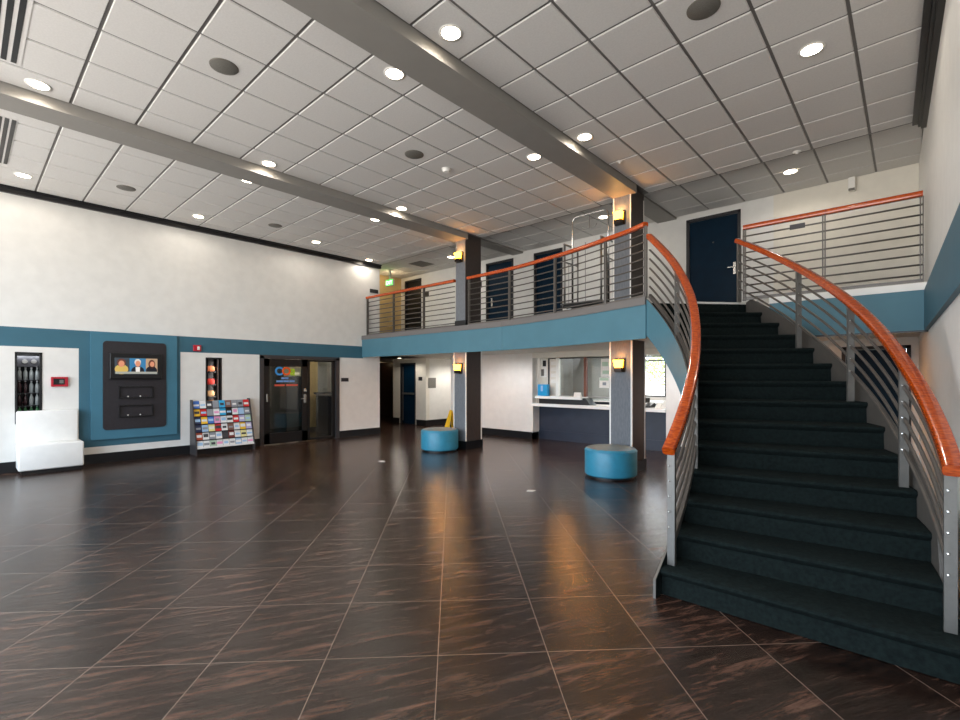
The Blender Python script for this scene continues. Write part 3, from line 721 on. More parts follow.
for i, z in enumerate((1.4, 1.55, 1.7, 1.85)):
    bm = B(); box(bm, -6.67, -6.53, YW + .034, YW + .04, z, z + .09); tag(obj('notice', bm, 'paper', loc=(-6.6, YW + .037, z)), 'small paper note in a column of notes beside the reception glass', 'notice', 'notes beside the glass')
t = thing('brochure_holder', 'cyan plastic holder standing on the white reception ledge', 'holder', (-6.75, YB + .15, 1.085))
bm = B(); rbox(bm, -6.88, -6.6, YB + .08, YB + .2, 1.085, 1.37, .012); obj('holder_body', bm, 'cyan', t)
bm = B(); box(bm, -6.78, -6.72, YB + .074, YB + .08, 1.2, 1.34); obj('label', bm, 'brochure_pale_blue', t)
bm = B(); prism(bm, [(YB + .12, 1.085), (YB + .2, 1.085), (YB + .16, 1.19)], 'x', -5.88, -5.7); tag(obj('tent_card', bm, 'paper', loc=(-5.79, YB + .16, 1.085)), 'white folded card on the right end of the reception ledge', 'card')
# room behind the glass
wall_y('wall_reception', 12.7, .15, -9.7, -2.2, 0, 2.6, [(-6.05, -4.25, 1.02, 2.15)], 'reception_wall')
wall_x('wall_reception', -7.7, -.15, YB + .25, 12.7, 0, 2.6, [], 'reception_wall')
wall_x('wall_reception', -2.6, .15, YB + .25, 12.7, 0, 2.6, [], 'wall_white')
bm = B(); box(bm, -7.85, -2.45, YB + .19, 12.85, 2.4, 2.5); struct('ceiling_reception', bm, 'cream')
bm = B()
for x in (-6.02, -5.45, -4.85, -4.28): box(bm, x - .025, x + .025, 12.68, 12.76, 1.02, 2.15)
for z in (1.04, 2.0, 2.12): box(bm, -6.05, -4.25, 12.68, 12.76, z - .02, z + .02)
struct('window_2', bm, 'frame_gray')
t = thing('back_counter', 'white back counter under the bright window inside the reception office', 'counter', (-5, 12.3, 0))
bm = B(); box(bm, -7.0, -3.4, 12.05, 12.69, .86, .92); obj('countertop', bm, 'counter_white', t)
bm = B(); box(bm, -7.0, -3.4, 12.15, 12.66, 0, .86); obj('counter_body', bm, 'navy_panel', t)
t = thing('desk_phone', 'black desk phone on the reception counter just right of the second column', 'phone', (-4.12, YB + .3, .9))
bm = B(); prism(bm, [(YB + .2, .9), (YB + .42, .9), (YB + .42, 1.0), (YB + .2, .94)], 'x', -4.22, -4.06); obj('phone_body', bm, 'black', t)
bm = B(); rbox(bm, -4.21, -4.16, YB + .2, YB + .42, 1.0, 1.11, .015); obj('handset', bm, 'black', t)
for i, (x, a) in enumerate(((-3.93, .1), (-3.78, .16))):
    bm = B(); prism(bm, [(YB + .25, .9), (YB + .4, .9), (YB + .36, .9 + a)], 'x', x - .06, x + .06); tag(obj('tent_card', bm, 'paper', loc=(x, YB + .3, .9)), ['short', 'tall'][i] + ' white folded card on the counter beside the desk phone', 'card')
light('reception_lamp', 'AREA', (-5.2, 11.2, 2.38), 55, (1, .96, .9), (2.5, 1.4), aim=(0, 0, -1))
# outdoors beyond the office window
bm = B(); box(bm, -30, 12, 13.3, 45, -.3, -.15); struct('ground_outside', bm, 'ground')
def tree(x, y, h, r, label):
    t = thing('tree', label, 'tree', (x, y, -.15))
    bm = B(); lathe(bm, [(0.12, 0), (.09, h * .5), (.04, h * .8), (0, h * .85)], (x, y, -.15), 10); obj('trunk', bm, 'bark', t)
    bm = B()
    for k in range(1500):
        a = random.random() * 2 * PI; u = random.uniform(-1, 1); rr = r * random.random() ** .4
        c = Vector((x + rr * math.sqrt(1 - u * u) * math.cos(a), y + rr * math.sqrt(1 - u * u) * math.sin(a), h * .62 + rr * u * .85))
        n = Vector((random.gauss(0, 1), random.gauss(0, 1), random.gauss(0, 1))).normalized(); s = n.orthogonal().normalized() * .06; q = n.cross(s)
        bm.faces.new([bm.verts.new(c + s), bm.verts.new(c + q), bm.verts.new(c - s), bm.verts.new(c - q)])
    obj('foliage', bm, 'leafgreen', t)
tree(-9.2, 19.5, 4.2, 1.6, 'leafy green tree outside the office window, the wider one'); tree(-6.6, 18.2, 3.4, 1.2, 'small leafy tree outside the office window, nearer the glass')

# ---------------------------------------------------------------- staircase
t = thing('staircase', 'curved staircase covered in dark green carpet rising to the balcony', 'staircase', pol(5.27, 2, 0))
for k in range(1, 14):
    bm = B()
    th = TH0 + (k - 1) * DT; z = RISE * k; zb = max(0, z - .26) if k > 2 else 0; ro = RO + (.07 if k == 1 else 0)
    rings = []
    nr = 10
    for q in range(nr + 1):
        r = RI + (ro - RI) * q / nr
        d = 1 / R(1) / r                         # degrees per metre of arc at this radius
        prof = [(.03 * d, zb), (.012 * d, z - RISE + .004), (.022 * d, z - .06), (.008 * d, z - .045), (-.006 * d, z - .036), (-.012 * d, z - .022), (-.008 * d, z - .008), (.004 * d, z), (DT * .5, z), (DT + .03 * d, z), (DT + .03 * d, zb + (RISE if k > 2 else 0) * 0 )]
        rings.append([bm.verts.new(pol(r, th + a, zz)) for a, zz in prof])
    n = len(rings[0])
    for a, b in zip(rings, rings[1:]):
        for i in range(n): bm.faces.new((a[i], a[(i + 1) % n], b[(i + 1) % n], b[i]))
    bm.faces.new(rings[0]); bm.faces.new(rings[-1][::-1])
    bmesh.ops.recalc_face_normals(bm, faces=bm.faces[:])
    obj('step', bm, 'carpet', t, smooth=1)
# top riser and landing nosing
bm = B(); v = []
for r in (RI, RO + .02):
    v.append([bm.verts.new(pol(r, a, z)) for a, z in ((TH14 - .02, ZF - RISE - .05), (TH14 - .02, ZF - .02), (TH14 + .14, ZF - .02), (TH14 + .14, ZF - RISE - .05))])
for i in range(4): bm.faces.new((v[0][i], v[0][(i + 1) % 4], v[1][(i + 1) % 4], v[1][i]))
bmesh.ops.recalc_face_normals(bm, faces=bm.faces[:]); obj('riser', bm, 'carpet', t)
bm = B(); v = []
for r in (RI - .02, RO + .05):
    v.append([bm.verts.new(pol(r, a, z)) for a, z in ((TH14 - .1, ZF - .022), (TH14 - .1, ZF + .006), (TH14 + .9, ZF + .006), (TH14 + .9, ZF - .022))])
for i in range(4): bm.faces.new((v[0][i], v[0][(i + 1) % 4], v[1][(i + 1) % 4], v[1][i]))
bm.faces.new(v[0]); bm.faces.new(v[1][::-1]); bmesh.ops.recalc_face_normals(bm, faces=bm.faces[:]); obj('landing_nosing', bm, 'white_trim', t, label='white edge strip of the top landing')
def stringer(name, r0, r1, off_top, depth, th_a, th_b, m, rfun=None, foot=True):
    bm = B(); rings = []; n = 44
    for i in range(n + 1):
        th = th_a + (th_b - th_a) * i / n; zt = znose(th) + off_top
        if foot: zt = min(zt, .17 + (th - th_a) * .075) if th < th_a + 3 else zt
        z0 = max(0, znose(th) + off_top - depth); z0 = min(z0, zt - .02)
        zt = min(zt, ZF + .0) if th > 46.5 else zt
        dr = rfun(th) if rfun else 0
        rings.append([bm.verts.new(pol(r + dr, th, z)) for r, z in ((r0, z0), (r1, z0), (r1, zt), (r0, zt))])
    for a, b in zip(rings, rings[1:]):
        for i in range(4):
            f = bm.faces.new((a[i], a[(i + 1) % 4], b[(i + 1) % 4], b[i])); f.material_index = 0
    bm.faces.new(rings[0]); bm.faces.new(rings[-1][::-1]); bmesh.ops.recalc_face_normals(bm, faces=bm.faces[:])
    return obj(name, bm, m, t)
dr_in = lambda th: -.145 * max(0, (th - 20) / 25) ** 1.5
def inner_board():
    bm = B(); rings = []; n = 60; a0, a1 = -.55, 43.9
    for i in range(n + 1):
        th = a0 + (a1 - a0) * i / n
        zt = znose(th) + .18 * min(1, max(0, (th - 8) / 20)); zt = min(zt, .16 + (th - a0) * .075) if th < 3 else zt
        zt = min(zt, 2.62); z0 = max(0, min(znose(th) + .18 * min(1, max(0, (th - 8) / 20)) - .5, zt - .02))
        rings.append([bm.verts.new(pol(r + dr_in(th), th, z)) for r, z in ((RI - .02, z0), (RI - .003, z0), (RI - .003, zt), (RI - .02, zt))])
    for a, b in zip(rings, rings[1:]):
        for i in range(4):
            f = bm.faces.new((a[i], a[(i + 1) % 4], b[(i + 1) % 4], b[i])); f.material_index = 0 if i == 3 else (2 if i == 1 else 1)
    bm.faces.new(rings[0]).material_index = 1; bm.faces.new(rings[-1][::-1]); bmesh.ops.recalc_face_normals(bm, faces=bm.faces[:])
    return obj('stringer', bm, ['fascia_teal', 'gray_metal', 'carpet'], t, label='teal inner side board of the stairs')
inner_board()
stringer('stringer', RO + .002, RO + .03, .1, .42, 3.2, 47.3, ['board_gray'], foot=True)['label'] = 'grey metal outer side board of the stairs'

def interp(x, pts):
    if x <= pts[0][0]: return pts[0][1]
    for (a, u), (b, v) in zip(pts, pts[1:]):
        if x <= b: return u + (v - u) * (x - a) / (b - a)
    return pts[-1][1]
def stair_rail(label, rad, htop, zbot, th_a, th_b, posts, bottom):
    g = thing('stair_railing', label, 'railing', pol(rad(th_a), th_a, 0))
    n = 60; ths = [th_a + (th_b - th_a) * i / n for i in range(n + 1)]
    ext = .9
    ths_h = [th_a - ext + (th_b - th_a + ext + .3) * i / n for i in range(n + 1)]
    bm = B(); sweep(bm, [pol(rad(a), a, htop(a) - .034) for a in ths_h], rect(.085, .068, .018)); obj('handrail', bm, 'wood', g, smooth=1, label='varnished orange wood handrail')
    lev = lambda a, k: htop(a) - .07 - (htop(a) - .07 - zbot(a)) * (k + 1.15) / 6.15
    for k in range(5):
        bm = B(); sweep(bm, [pol(rad(a), a, lev(a, k)) for a in ths], circ(.0125, 8)); obj('bar', bm, 'rail_metal', g, smooth=True)
    if bottom:
        bm = B(); sweep(bm, [pol(rad(a), a, zbot(a)) for a in ths], rect(.035, .05)); obj('bottom_bar', bm, 'rail_metal', g, smooth=1)
    for a in posts:
        k = max(1, min(14, int((a - TH0) / DT) + 1)); zb = RISE * k
        if a > 44: zb = ZF if a > TH14 - .7 else zb
        c = Vector(pol(rad(a), a, 0)); e1 = Vector((math.cos(R(a)), math.sin(R(a)), 0)); e2 = Vector((-e1.y, e1.x, 0))
        p = [c + e1 * u * .026 + e2 * w * .017 for u, w in ((-1, -1), (1, -1), (1, 1), (-1, 1))]
        bm = B(); prism(bm, [(q.x, q.y) for q in p], 'z', zb, htop(a) - .06)
        po = obj('post', bm, 'gray_metal', g)
        for k2 in range(5):
            q = c + Vector((0, 0, lev(a, k2))) - e2 * .018 - e1 * .01
            bm = B(); bmesh.ops.create_icosphere(bm, subdivisions=1, radius=.009); bmesh.ops.translate(bm, verts=bm.verts, vec=q)
            obj('bolt', bm, 'chrome', po)
    return g
stair_rail('inner curved stair railing with orange handrail ending beside the blue ottoman', lambda th: interp(th, [(0, RI + .035), (12, RI + .03), (25, RI + .01), (35, RI - .03), (45, RI - .1)]),
           lambda th: 1.10 + (3.52 - 1.10) * (th - 2) / 42.3, lambda th: znose(th) + .08 + .13 * th / 44, 2.0, 44.2, [2.0, 12.6, 23.3, 33.2], True)
stair_rail('outer curved stair railing with orange handrail along the right wall side', lambda th: interp(th, [(0, RO + .02), (2.3, RO + .01), (12, RO - .05), (23, RO - .08), (34, RO - .11), (47, RO - .13)]),
           lambda th: 1.14 + (3.55 - 1.14) * (th - 2.3) / 44.7, lambda th: znose(th) + .1, 2.3, 47.0, [2.3, 12.4, 23.5, 34.1, 46.9], False)

# ---------------------------------------------------------------- balcony railings
RTOP = 3.70
def balcony_rail(label, path, posts, zb=2.645, name='balcony_railing', zcap=None):
    g = thing(name, label, 'railing', (path[0][0], path[0][1], zb))
    bm = B(); sweep(bm, [(x, y, RTOP - .033) for x, y in path], rect(.085, .066, .016)); obj('handrail', bm, 'wood', g, smooth=1, label='varnished orange wood handrail')
    for k in range(1, 9):
        z = RTOP - .04 - .116 * k
        if z < zb + .08: break
        bm = B(); sweep(bm, [(x, y, z) for x, y in path], circ(.011, 8)); obj('bar', bm, 'rail_metal', g, smooth=True)
    bm = B(); sweep(bm, [(x, y, zb + .03) for x, y in path], rect(.02, .045)); obj('bottom_bar', bm, 'rail_metal', g)
    for x, y in posts:
        bm = B()
        for s in (-1, 1): box(bm, x + s * .012 - .006, x + s * .012 + .006, y - .024, y + .024, zb, RTOP - .06)
        obj('post', bm, 'rail_metal', g)
    return g
RP = smoothpath([(p[0], p[1] + .1) for p in FASC[1:-1]] + [(-2.72, 6.40)], 6)
balcony_rail('short balcony railing between the left wall and the first column', [(XL + .02, 7.32), (-7.42, 7.32)], [(XL + .05, 7.32), (-9.6, 7.32), (-8.45, 7.32)])
balcony_rail('long curved balcony railing from the first column to the stair corner', [(-7.02, 7.32)] + [p for p in RP if p[0] > -6.3], [(-6.98, 7.32), (-5.82, 7.25), (-4.62, 7.03), (-3.49, 6.71), (-2.722, 6.40)])
g = balcony_rail('straight balcony railing right of the stairs reaching the right wall', [(-1.76, 7.5), (XR(7.5) - .04, 7.5)], [(-1.75, 7.5), (-.83, 7.5), (XR(7.5) - .05, 7.5)], zb=2.63)
bm = B(); rbox(bm, -1.2, -1.03, 7.47, 7.487, 3.515, 3.58, .003); tag(obj('rail_sign', bm, 'frame_gray', loc=(-1.11, 7.48, 3.515)), 'small grey plate fixed to the right balcony railing bars', 'sign')

# luggage cart on the balcony
t = thing('luggage_cart', 'chrome luggage cart with tall hoop parked on the balcony by the second column', 'luggage cart', (-4.28, 7.62, ZF))
x0, x1, y0, y1 = -4.66, -3.93, 7.4, 7.86
bm = B(); rbox(bm, x0 - .03, x1 + .03, y0 - .03, y1 + .03, ZF + .17, ZF + .23, .02); obj('deck', bm, 'black', t)
bm = B(); sweep(bm, [(x0 - .05, y0 - .05, ZF + .235), (x1 + .05, y0 - .05, ZF + .235)], circ(.014)); sweep(bm, [(x0 - .05, y1 + .05, ZF + .235), (x1 + .05, y1 + .05, ZF + .235)], circ(.014)); obj('bumper', bm, 'steel', t)
for x in (x0, x1):
    bm = B(); zt = ZF + 1.33
    sweep(bm, [(x, y0, ZF + .23), (x, y0, zt)], circ(.019)); sweep(bm, [(x, y1, ZF + .23), (x, y1, zt)], circ(.016))
    sweep(bm, [(x, y0 - .02, zt), (x, y1 + .02, zt)], circ(.017)); sweep(bm, [(x, y0, zt - .32), (x, y1, zt - .32)], circ(.014)); obj('end_frame', bm, 'steel', t, smooth=True)
    bm = B()
    for y in (y0 + .14, y0 + .3): sweep(bm, [(x, y, ZF + .23), (x, y, zt - .32)], circ(.006))
    obj('rod', bm, 'steel', t)
bm = B(); r_ = .1; hx0, hx1, hy, hz = x0 + .03, x1 + .02, 7.62, ZF + 1.86
pts = [(hx0, hy, ZF + .23), (hx0, hy, hz - r_)] + [(hx0 + r_ - r_ * math.cos(R(a)), hy, hz - r_ + r_ * math.sin(R(a))) for a in range(15, 90, 15)] + [(hx0 + r_, hy, hz), (hx1 - r_, hy, hz)] + [(hx1 - r_ + r_ * math.sin(R(a)), hy, hz - r_ + r_ * math.cos(R(a))) for a in range(15, 90, 15)] + [(hx1, hy, hz - r_), (hx1, hy, ZF + .23)]
def tube(bm, pts, r, n=10):
    # tube with parallel-transported frame
    pts = [Vector(p) for p in pts]; rings = []; s = None
    for i, p in enumerate(pts):
        d = (pts[min(i + 1, len(pts) - 1)] - pts[max(i - 1, 0)]).normalized()
        if s is None: s = d.orthogonal().normalized()
        s = (s - d * s.dot(d)).normalized(); u = d.cross(s)
        rings.append([bm.verts.new(p + (s * math.cos(2 * PI * k / n) + u * math.sin(2 * PI * k / n)) * r) for k in range(n)])
    for a, b in zip(rings, rings[1:]):
        for k in range(n): bm.faces.new((a[k], a[(k + 1) % n], b[(k + 1) % n], b[k]))
    bm.faces.new(rings[0][::-1]); bm.faces.new(rings[-1]); bmesh.ops.recalc_face_normals(bm, faces=bm.faces[:])
tube(bm, pts, .017); obj('hoop', bm, 'chrome', t, smooth=True)
bm = B(); tube(bm, [(hx0 + .22, hy, hz - .26), (hx0 + .2, hy, hz - .22), (hx0 + .22, hy, hz - .2)][::-1] + [(hx0 + .25, hy, hz - .26), (hx0 + .46, hy, hz - .26), (hx0 + .5, hy, hz - .2)], .008); tube(bm, [(hx0 + .35, hy, hz - .01), (hx0 + .35, hy, hz - .26)], .007); obj('hanger_bar', bm, 'steel', t)
bm = B(); sweep(bm, [(hx0 + .27, hy, ZF + .23), (hx0 + .27, hy, hz - .5)], circ(.007)); obj('rod', bm, 'steel', t)
for x in (x0 + .08, x1 - .08):
    for y in (y0 + .05, y1 - .05):
        bm = B(); b2 = bmesh.new(); lathe(b2, [(0, -.02), (.075, -.02), (.085, 0), (.075, .02), (0, .02)], (0, 0, 0), 20)
        bmesh.ops.rotate(b2, verts=b2.verts, cent=(0, 0, 0), matrix=__import__('mathutils').Matrix.Rotation(R(90), 3, 'X')); bmesh.ops.translate(b2, verts=b2.verts, vec=(x, y, ZF + .085)); join(bm, b2); obj('caster_wheel', bm, 'white_plastic', t)

# ---------------------------------------------------------------- loose things on the floor
def ottoman(x, y, label):
    t = thing('ottoman', label, 'ottoman', (x, y, 0), 'round ottomans')
    r = .395
    bm = B(); lathe(bm, [(0, .03), (r - .02, .03), (r, .05), (r, .40), (r - .012, .43), (r - .03, .445), (r - .03, .446)], (x, y, 0), 56); obj('side_cover', bm, 'ottoman', t, smooth=1)
    bm = B(); lathe(bm, [(r - .03, .445), (r - .05, .452), (0, .458)], (x, y, 0), 56); obj('seat_top', bm, 'ottoman_top', t, smooth=1)
    bm = B(); lathe(bm, [(r - .001, .405), (r + .006, .41), (r - .001, .415)], (x, y, 0), 56); obj('piping', bm, 'ottoman', t, smooth=True)
    bm = B(); lathe(bm, [(0, 0), (r - .04, 0), (r - .04, .03), (0, .03)], (x, y, 0), 40); obj('base', bm, 'black', t)
d1 = 9.98 + .39; d2 = 7.28 + .39
PSI = math.atan(431 / 473.); FWD = (-math.sin(PSI), math.cos(PSI)); RGT = (math.cos(PSI), math.sin(PSI))
ottoman(-7.39, 6.84, 'turquoise round ottoman standing in front of the first column near the wet floor sign')
ottoman(-3.47, 6.84, 'turquoise round ottoman standing in front of the second column near the staircase')
t = thing('wet_floor_sign', 'yellow folding wet floor sign behind the ottoman by the first column', 'sign', (-9.54, 9.2, 0))
for s in (-1, 1):
    bm = B(); prism(bm, [(-9.62, 0), (-9.40, 0), (-9.43, .6), (-9.45, .63), (-9.50, .63), (-9.52, .6)], 'y', -.008, .008)
    for v in bm.verts: v.co.y += 9.2 + s * (.17 * (1 - v.co.z / .66))
    obj('sign_panel', bm, 'yellow', t)
for x, y, a, lab in ((-7.17, 5.2, .3, 'pale scrap of paper on the floor near the glass door side'), (-3.81, 5.21, 1.0, 'pale scrap of paper on the floor in front of the second column')):
    bm = B(); pts = [(x + math.cos(a + k) * r_, y + math.sin(a + k) * r_) for k, r_ in ((0, .07), (1.2, .05), (2.2, .06), (3.4, .075), (4.8, .045))]
    prism(bm, pts, 'z', .001, .006); tag(obj('paper_scrap', bm, 'paper', loc=(x, y, .001)), lab, 'paper')

# ---------------------------------------------------------------- sconces
def sconce(xc, z, up, label):
    y = 7.27
    t = thing('wall_sconce', label, 'wall light', (xc, y, z), 'column sconces')
    w = .085
    bm = B(); rbox(bm, xc - w, xc + w, y - .03, y, z, z + .23, .006); obj('back_plate', bm, 'bronze', t)
    bm = B(); prism(bm, [(y - .11, z + .01), (y - .02, z + .0), (y - .02, z + .075), (y - .11, z + .075)], 'x', xc - w * .75, xc + w * .75); obj('base', bm, 'bronze', t)
    bm = B(); v = []
    for zz, ww, yy in ((z + .075, w * .6, .105), (z + .2, w * .82, .125)):
        v.append([bm.verts.new(p) for p in ((xc - ww, y - yy, zz), (xc + ww, y - yy, zz), (xc + ww, y - .032, zz), (xc - ww, y - .032, zz))])
    for i in range(4): bm.faces.new((v[0][i], v[0][(i + 1) % 4], v[1][(i + 1) % 4], v[1][i]))
    bm.faces.new(v[0][::-1])
    for f in bm.faces:
        if sum(abs(q.co.y - (y - .032)) < 1e-4 for q in f.verts) == 4: f.material_index = 1
    bmesh.ops.recalc_face_normals(bm, faces=bm.faces[:]); obj('glass_shade', bm, ['amber', 'bronze'], t, label='glowing amber glass shade')
    light('sconce_lamp', 'POINT', (xc, y - .09, z + .245), up, (1, .62, .25), .05)
sconce(-7.22, 1.62, .5, 'lit amber sconce low on the first column'); sconce(-3.515, 1.625, .5, 'lit amber sconce low on the second column')
sconce(-7.2, 4.02, 1.7, 'lit amber sconce high on the first column above the balcony'); sconce(-3.515, 4.03, 1.7, 'lit amber sconce high on the second column above the balcony')

# ---------------------------------------------------------------- ceiling fittings
def downlight(x, y, z, watt, label, r=.085):
    t = thing('ceiling_downlight', label, 'ceiling light', (x, y, z), 'recessed downlights')
    bm = B(); lathe(bm, [(r, -.004), (r + .022, -.006), (r + .025, .0)], (x, y, z), 32); obj('trim_ring', bm, 'white_trim', t, smooth=True)
    bm = B(); lathe(bm, [(0, -.005), (r, -.004)], (x, y, z), 32); obj('lens', bm, 'lamp', t, label='glowing white lens')
    light('downlight_lamp', 'SPOT', (x, y, z - .02), watt, (1, .92, .82), .07, aim=(0, 0, -1), spot=168, blend=.35)
DL = [(-3.04, 2.95, 'nearest lit downlight on the right side of the broad beam'), (-.69, 5.38, 'lit downlight alone in the ceiling over the staircase'), (-3.09, 5.38, 'far lit downlight on the right side of the broad beam'),
      (-3.87, 2.96, 'nearest lit downlight on the left side of the broad beam'), (-3.89, 5.39, 'far lit downlight on the left side of the broad beam'),
      (-6.79, .55, 'nearest of three lit downlights on the room side of the far beam'), (-6.84, 2.99, 'middle of three lit downlights on the room side of the far beam'), (-6.86, 5.41, 'last of three lit downlights on the room side of the far beam'),
      (-7.6, .57, 'nearest of three lit downlights on the wall side of the far beam'), (-7.66, 3.02, 'middle of three lit downlights on the wall side of the far beam'), (-7.71, 5.44, 'last of three lit downlights on the wall side of the far beam'),
      (-10.0, .64, 'nearest lit downlight beside the black trim of the left wall'), (-10.07, 3.06, 'second lit downlight beside the black trim of the left wall'), (-10.0, 5.44, 'third lit downlight beside the black trim of the left wall'), (-10.5, 7.2, 'farthest lit downlight beside the black trim near the balcony')]
DW = 13
for x, y, lab in DL: downlight(x, y, ZC, DW, lab)
for x, y, lab in ((-9.0, 8.74, 'lit downlight over the left end of the balcony'), (-4.52, 8.6, 'lit downlight behind the luggage cart hoop'), (-1.38, 8.65, 'lit downlight over the right end of the balcony')): downlight(x, y, ZC2, 14, lab)
downlight(-11.9, 9.3, ZU, 22, 'lit downlight in the low corridor ceiling under the balcony', .06)
mk('lamp_amber', (255, 158, 46), .5, emit=125)
for x, y, lab in ((-8.3, 7.69, 'amber downlight under the left part of the balcony'), (-4.585, 7.5, 'amber downlight under the balcony in front of the reception glass'), (-1.2, 7.95, 'amber downlight under the balcony behind the stairs')):
    t = thing('ceiling_downlight', lab, 'ceiling light', (x, y, ZU), 'amber downlights under the balcony')
    bm = B(); lathe(bm, [(.09, -.004), (.112, -.006), (.115, .0)], (x, y, ZU), 32); obj('trim_ring', bm, 'white_trim', t, smooth=True)
    bm = B(); lathe(bm, [(0, -.005), (.09, -.004)], (x, y, ZU), 32); obj('lens', bm, 'lamp_amber', t, label='glowing amber lens')
    light('under_balcony_lamp', 'SPOT', (x, y, ZU - .02), 7, (1, .66, .3), .09, aim=(0, 0, -1), spot=168, blend=.35)
for x, y in ((-7.4, 8.3), (-3.2, 8.6)): light('back_wall_fill', 'SPOT', (x, y, ZU - .03), 75, (.95, .97, 1), .5, aim=(0, .2, -1), spot=165, blend=.4)  # added fill spots without fittings, large and soft, to brighten the back wall
light('corridor_lamp_or_fill', 'POINT', (-15.9, 11.4, 2.1), .8, (1, .72, .42), .1)
light('office_lamp', 'POINT', (-12.3, 5.9, 2.3), 24, (1, .9, .75), .15)
light('corridor_lamp_or_fill', 'SPOT', (-10.6, 10.9, ZU - .03), 60, (1, .94, .86), .08, aim=(0, 0, -1), spot=165)  # added fill spot without a fitting, brightens the white corridor walls
light('hall_lamp', 'POINT', (-11.6, 8.7, 4.45), 5, (1, .75, .45), .1)
for x, y, lab in ((-1.28, 4.17, 'round grey ceiling speaker over the staircase'), (-5.03, 1.755, 'round grey ceiling speaker between the beams, nearer one'), (-5.07, 4.215, 'round grey ceiling speaker between the beams, farther one'), (-9.43, 1.81, 'round grey ceiling speaker near the left wall, nearer one'), (-9.52, 4.29, 'round grey ceiling speaker near the left wall, farther one')):
    t = thing('ceiling_speaker', lab, 'speaker', (x, y, ZC), 'ceiling speakers')
    bm = B(); lathe(bm, [(0, -.014), (.11, -.01), (.118, -.006)], (x, y, ZC), 32); obj('grille', bm, 'speaker_gray', t, smooth=True)
    bm = B(); lathe(bm, [(.116, -.008), (.128, -.006), (.13, 0)], (x, y, ZC), 32); obj('rim', bm, 'vent_gray', t, smooth=True)
t = thing('smoke_detector', 'white round smoke detector beyond the ceiling speaker between the beams', 'smoke detector', (-5.075, 4.83, ZC))
bm = B(); lathe(bm, [(.06, 0), (.06, -.02), (.045, -.045), (0, -.05)], (-5.075, 4.83, ZC), 24); obj('body', bm, 'white_plastic', t, smooth=1)
bm = B(); lathe(bm, [(.07, 0), (.07, -.012), (.0, -.012)], (-5.075, 4.83, ZC), 24); obj('base', bm, 'white_plastic', t)
for x, y, lab in ((-3.07, 6.33, 'small white sprinkler plate in the ceiling right of the broad beam'), (-1.15, 7.68, 'small white sprinkler plate at the ceiling edge over the stairs')):
    bm = B(); lathe(bm, [(.05, 0), (.045, -.008), (.02, -.012), (.014, -.03), (0, -.03)], (x, y, ZC), 20); tag(obj('sprinkler', bm, 'white_plastic', loc=(x, y, ZC), smooth=True), lab, 'sprinkler')
def slot(x0, x1, y0, y1, ys, lab):
    t = thing('slot_diffuser', lab, 'air vent', ((x0 + x1) / 2, (y0 + y1) / 2, ZC))
    bm = B(); box(bm, x0, x1, y0, y1, ZC - .004, ZC); obj('frame', bm, 'tile_white', t)
    for y in ys:
        bm = B(); box(bm, x0 + .02, x1 - .02, y - .02, y + .02, ZC - .006, ZC - .003); obj('slot', bm, 'black', t)
slot(-6.5, -4.72, .16, .4, (.205, .275, .345), 'black slot air diffuser in the ceiling between the beams'); slot(-9.66, -7.9, .26, .46, (.31, .37, .43), 'black slot air diffuser in the ceiling near the left wall')
t = thing('return_grille', 'dark square return air grille in the balcony ceiling', 'air vent', (-10.15, 8.7, ZC2))
bm = B(); box(bm, -10.42, -9.9, 8.45, 8.97, ZC2 - .006, ZC2); obj('frame', bm, 'vent_gray', t)
bm = B()
for k in range(14): box(bm, -10.39, -9.93, 8.47 + k * .036, 8.485 + k * .036, ZC2 - .012, ZC2 - .005)
obj('louvre', bm, 'tbar', t)
t = thing('motion_sensor', 'beige sensor box high on the wall over the right balcony railing', 'sensor', (-.69, YB, 4.55))
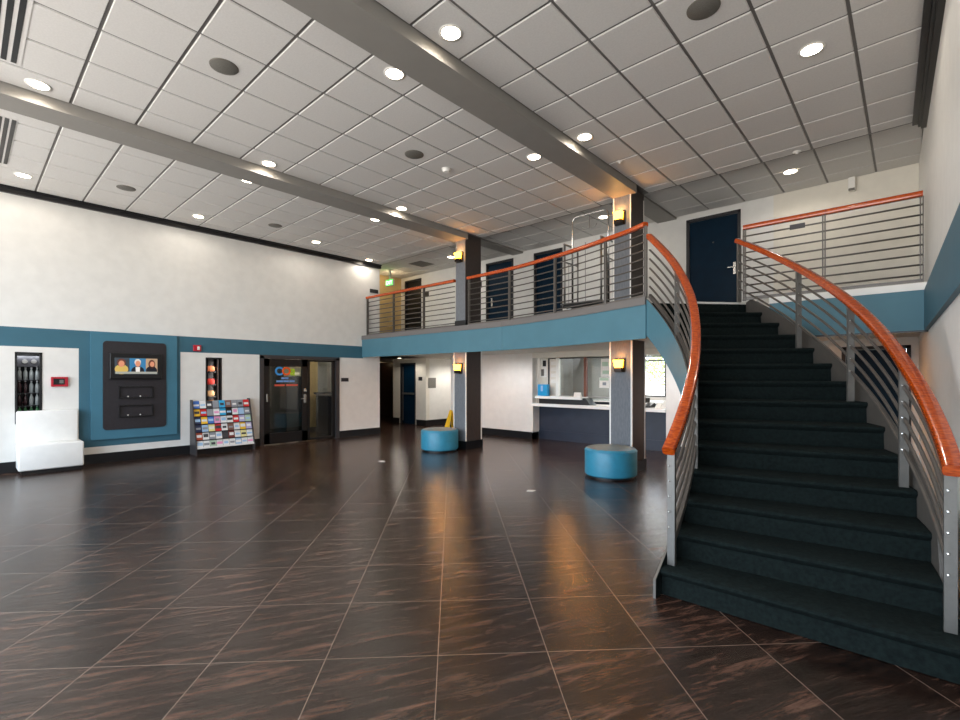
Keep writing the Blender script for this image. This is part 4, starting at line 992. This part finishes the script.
bm = B(); rbox(bm, -.74, -.65, YB - .1, YB - .012, 4.5, 4.72, .01); obj('housing', bm, 'white_plastic', t)
bm = B(); rbox(bm, -.735, -.655, YB - .11, YB - .1, 4.5, 4.54, .004); obj('lens', bm, 'speaker_gray', t)

# ---------------------------------------------------------------- sky, camera, view
w = bpy.data.worlds.new('sky'); sc.world = w; w.use_nodes = True
nt = w.node_tree; bg = nt.nodes['Background']
tc = nt.nodes.new('ShaderNodeTexCoord'); sp = nt.nodes.new('ShaderNodeSeparateXYZ'); cr = nt.nodes.new('ShaderNodeValToRGB')
mr = nt.nodes.new('ShaderNodeMapRange'); mr.inputs['From Min'].default_value = -1
nt.links.new(tc.outputs['Generated'], sp.inputs[0]); nt.links.new(sp.outputs['Z'], mr.inputs['Value']); nt.links.new(mr.outputs[0], cr.inputs['Fac'])
e = cr.color_ramp.elements; e[0].position = .47; e[0].color = (.86, .82, .77, 1); e[1].position = .53; e[1].color = (.72, .84, .98, 1)   # sunlit paving below, sky above
nt.links.new(cr.outputs['Color'], bg.inputs['Color']); bg.inputs['Strength'].default_value = 5.5
for i, (a, b) in enumerate(bays):
    p = light('daylight_portal', 'AREA', ((a + b) / 2, YREAR - .14, 2.25), 1, (1, 1, 1), (b - a, 4.0), aim=(0, 1, 0)); p.data.cycles.is_portal = True
p = light('daylight_portal', 'AREA', (-5.15, 12.8, 1.58), 1, (1, 1, 1), (1.8, 1.1), aim=(0, -1, 0)); p.data.cycles.is_portal = True

cam = bpy.data.cameras.new('camera'); co = bpy.data.objects.new('camera', cam); COL.objects.link(co)
co.location = (0, 0, 1.54); co.rotation_euler = (PI / 2, 0, PSI)
cam.sensor_width = 36; cam.lens = 36 * 473 / 960; cam.shift_y = 17.5 / 960; cam.clip_start = .02
sc.camera = co
sc.view_settings.view_transform = 'Standard'; sc.view_settings.look = 'None'; sc.view_settings.gamma = 1
sc.view_settings.use_curve_mapping = False
sc.view_settings.exposure = .66
sc.cycles.max_bounces = 8; sc.cycles.diffuse_bounces = 5; sc.cycles.glossy_bounces = 4; sc.cycles.sample_clamp_indirect = 6
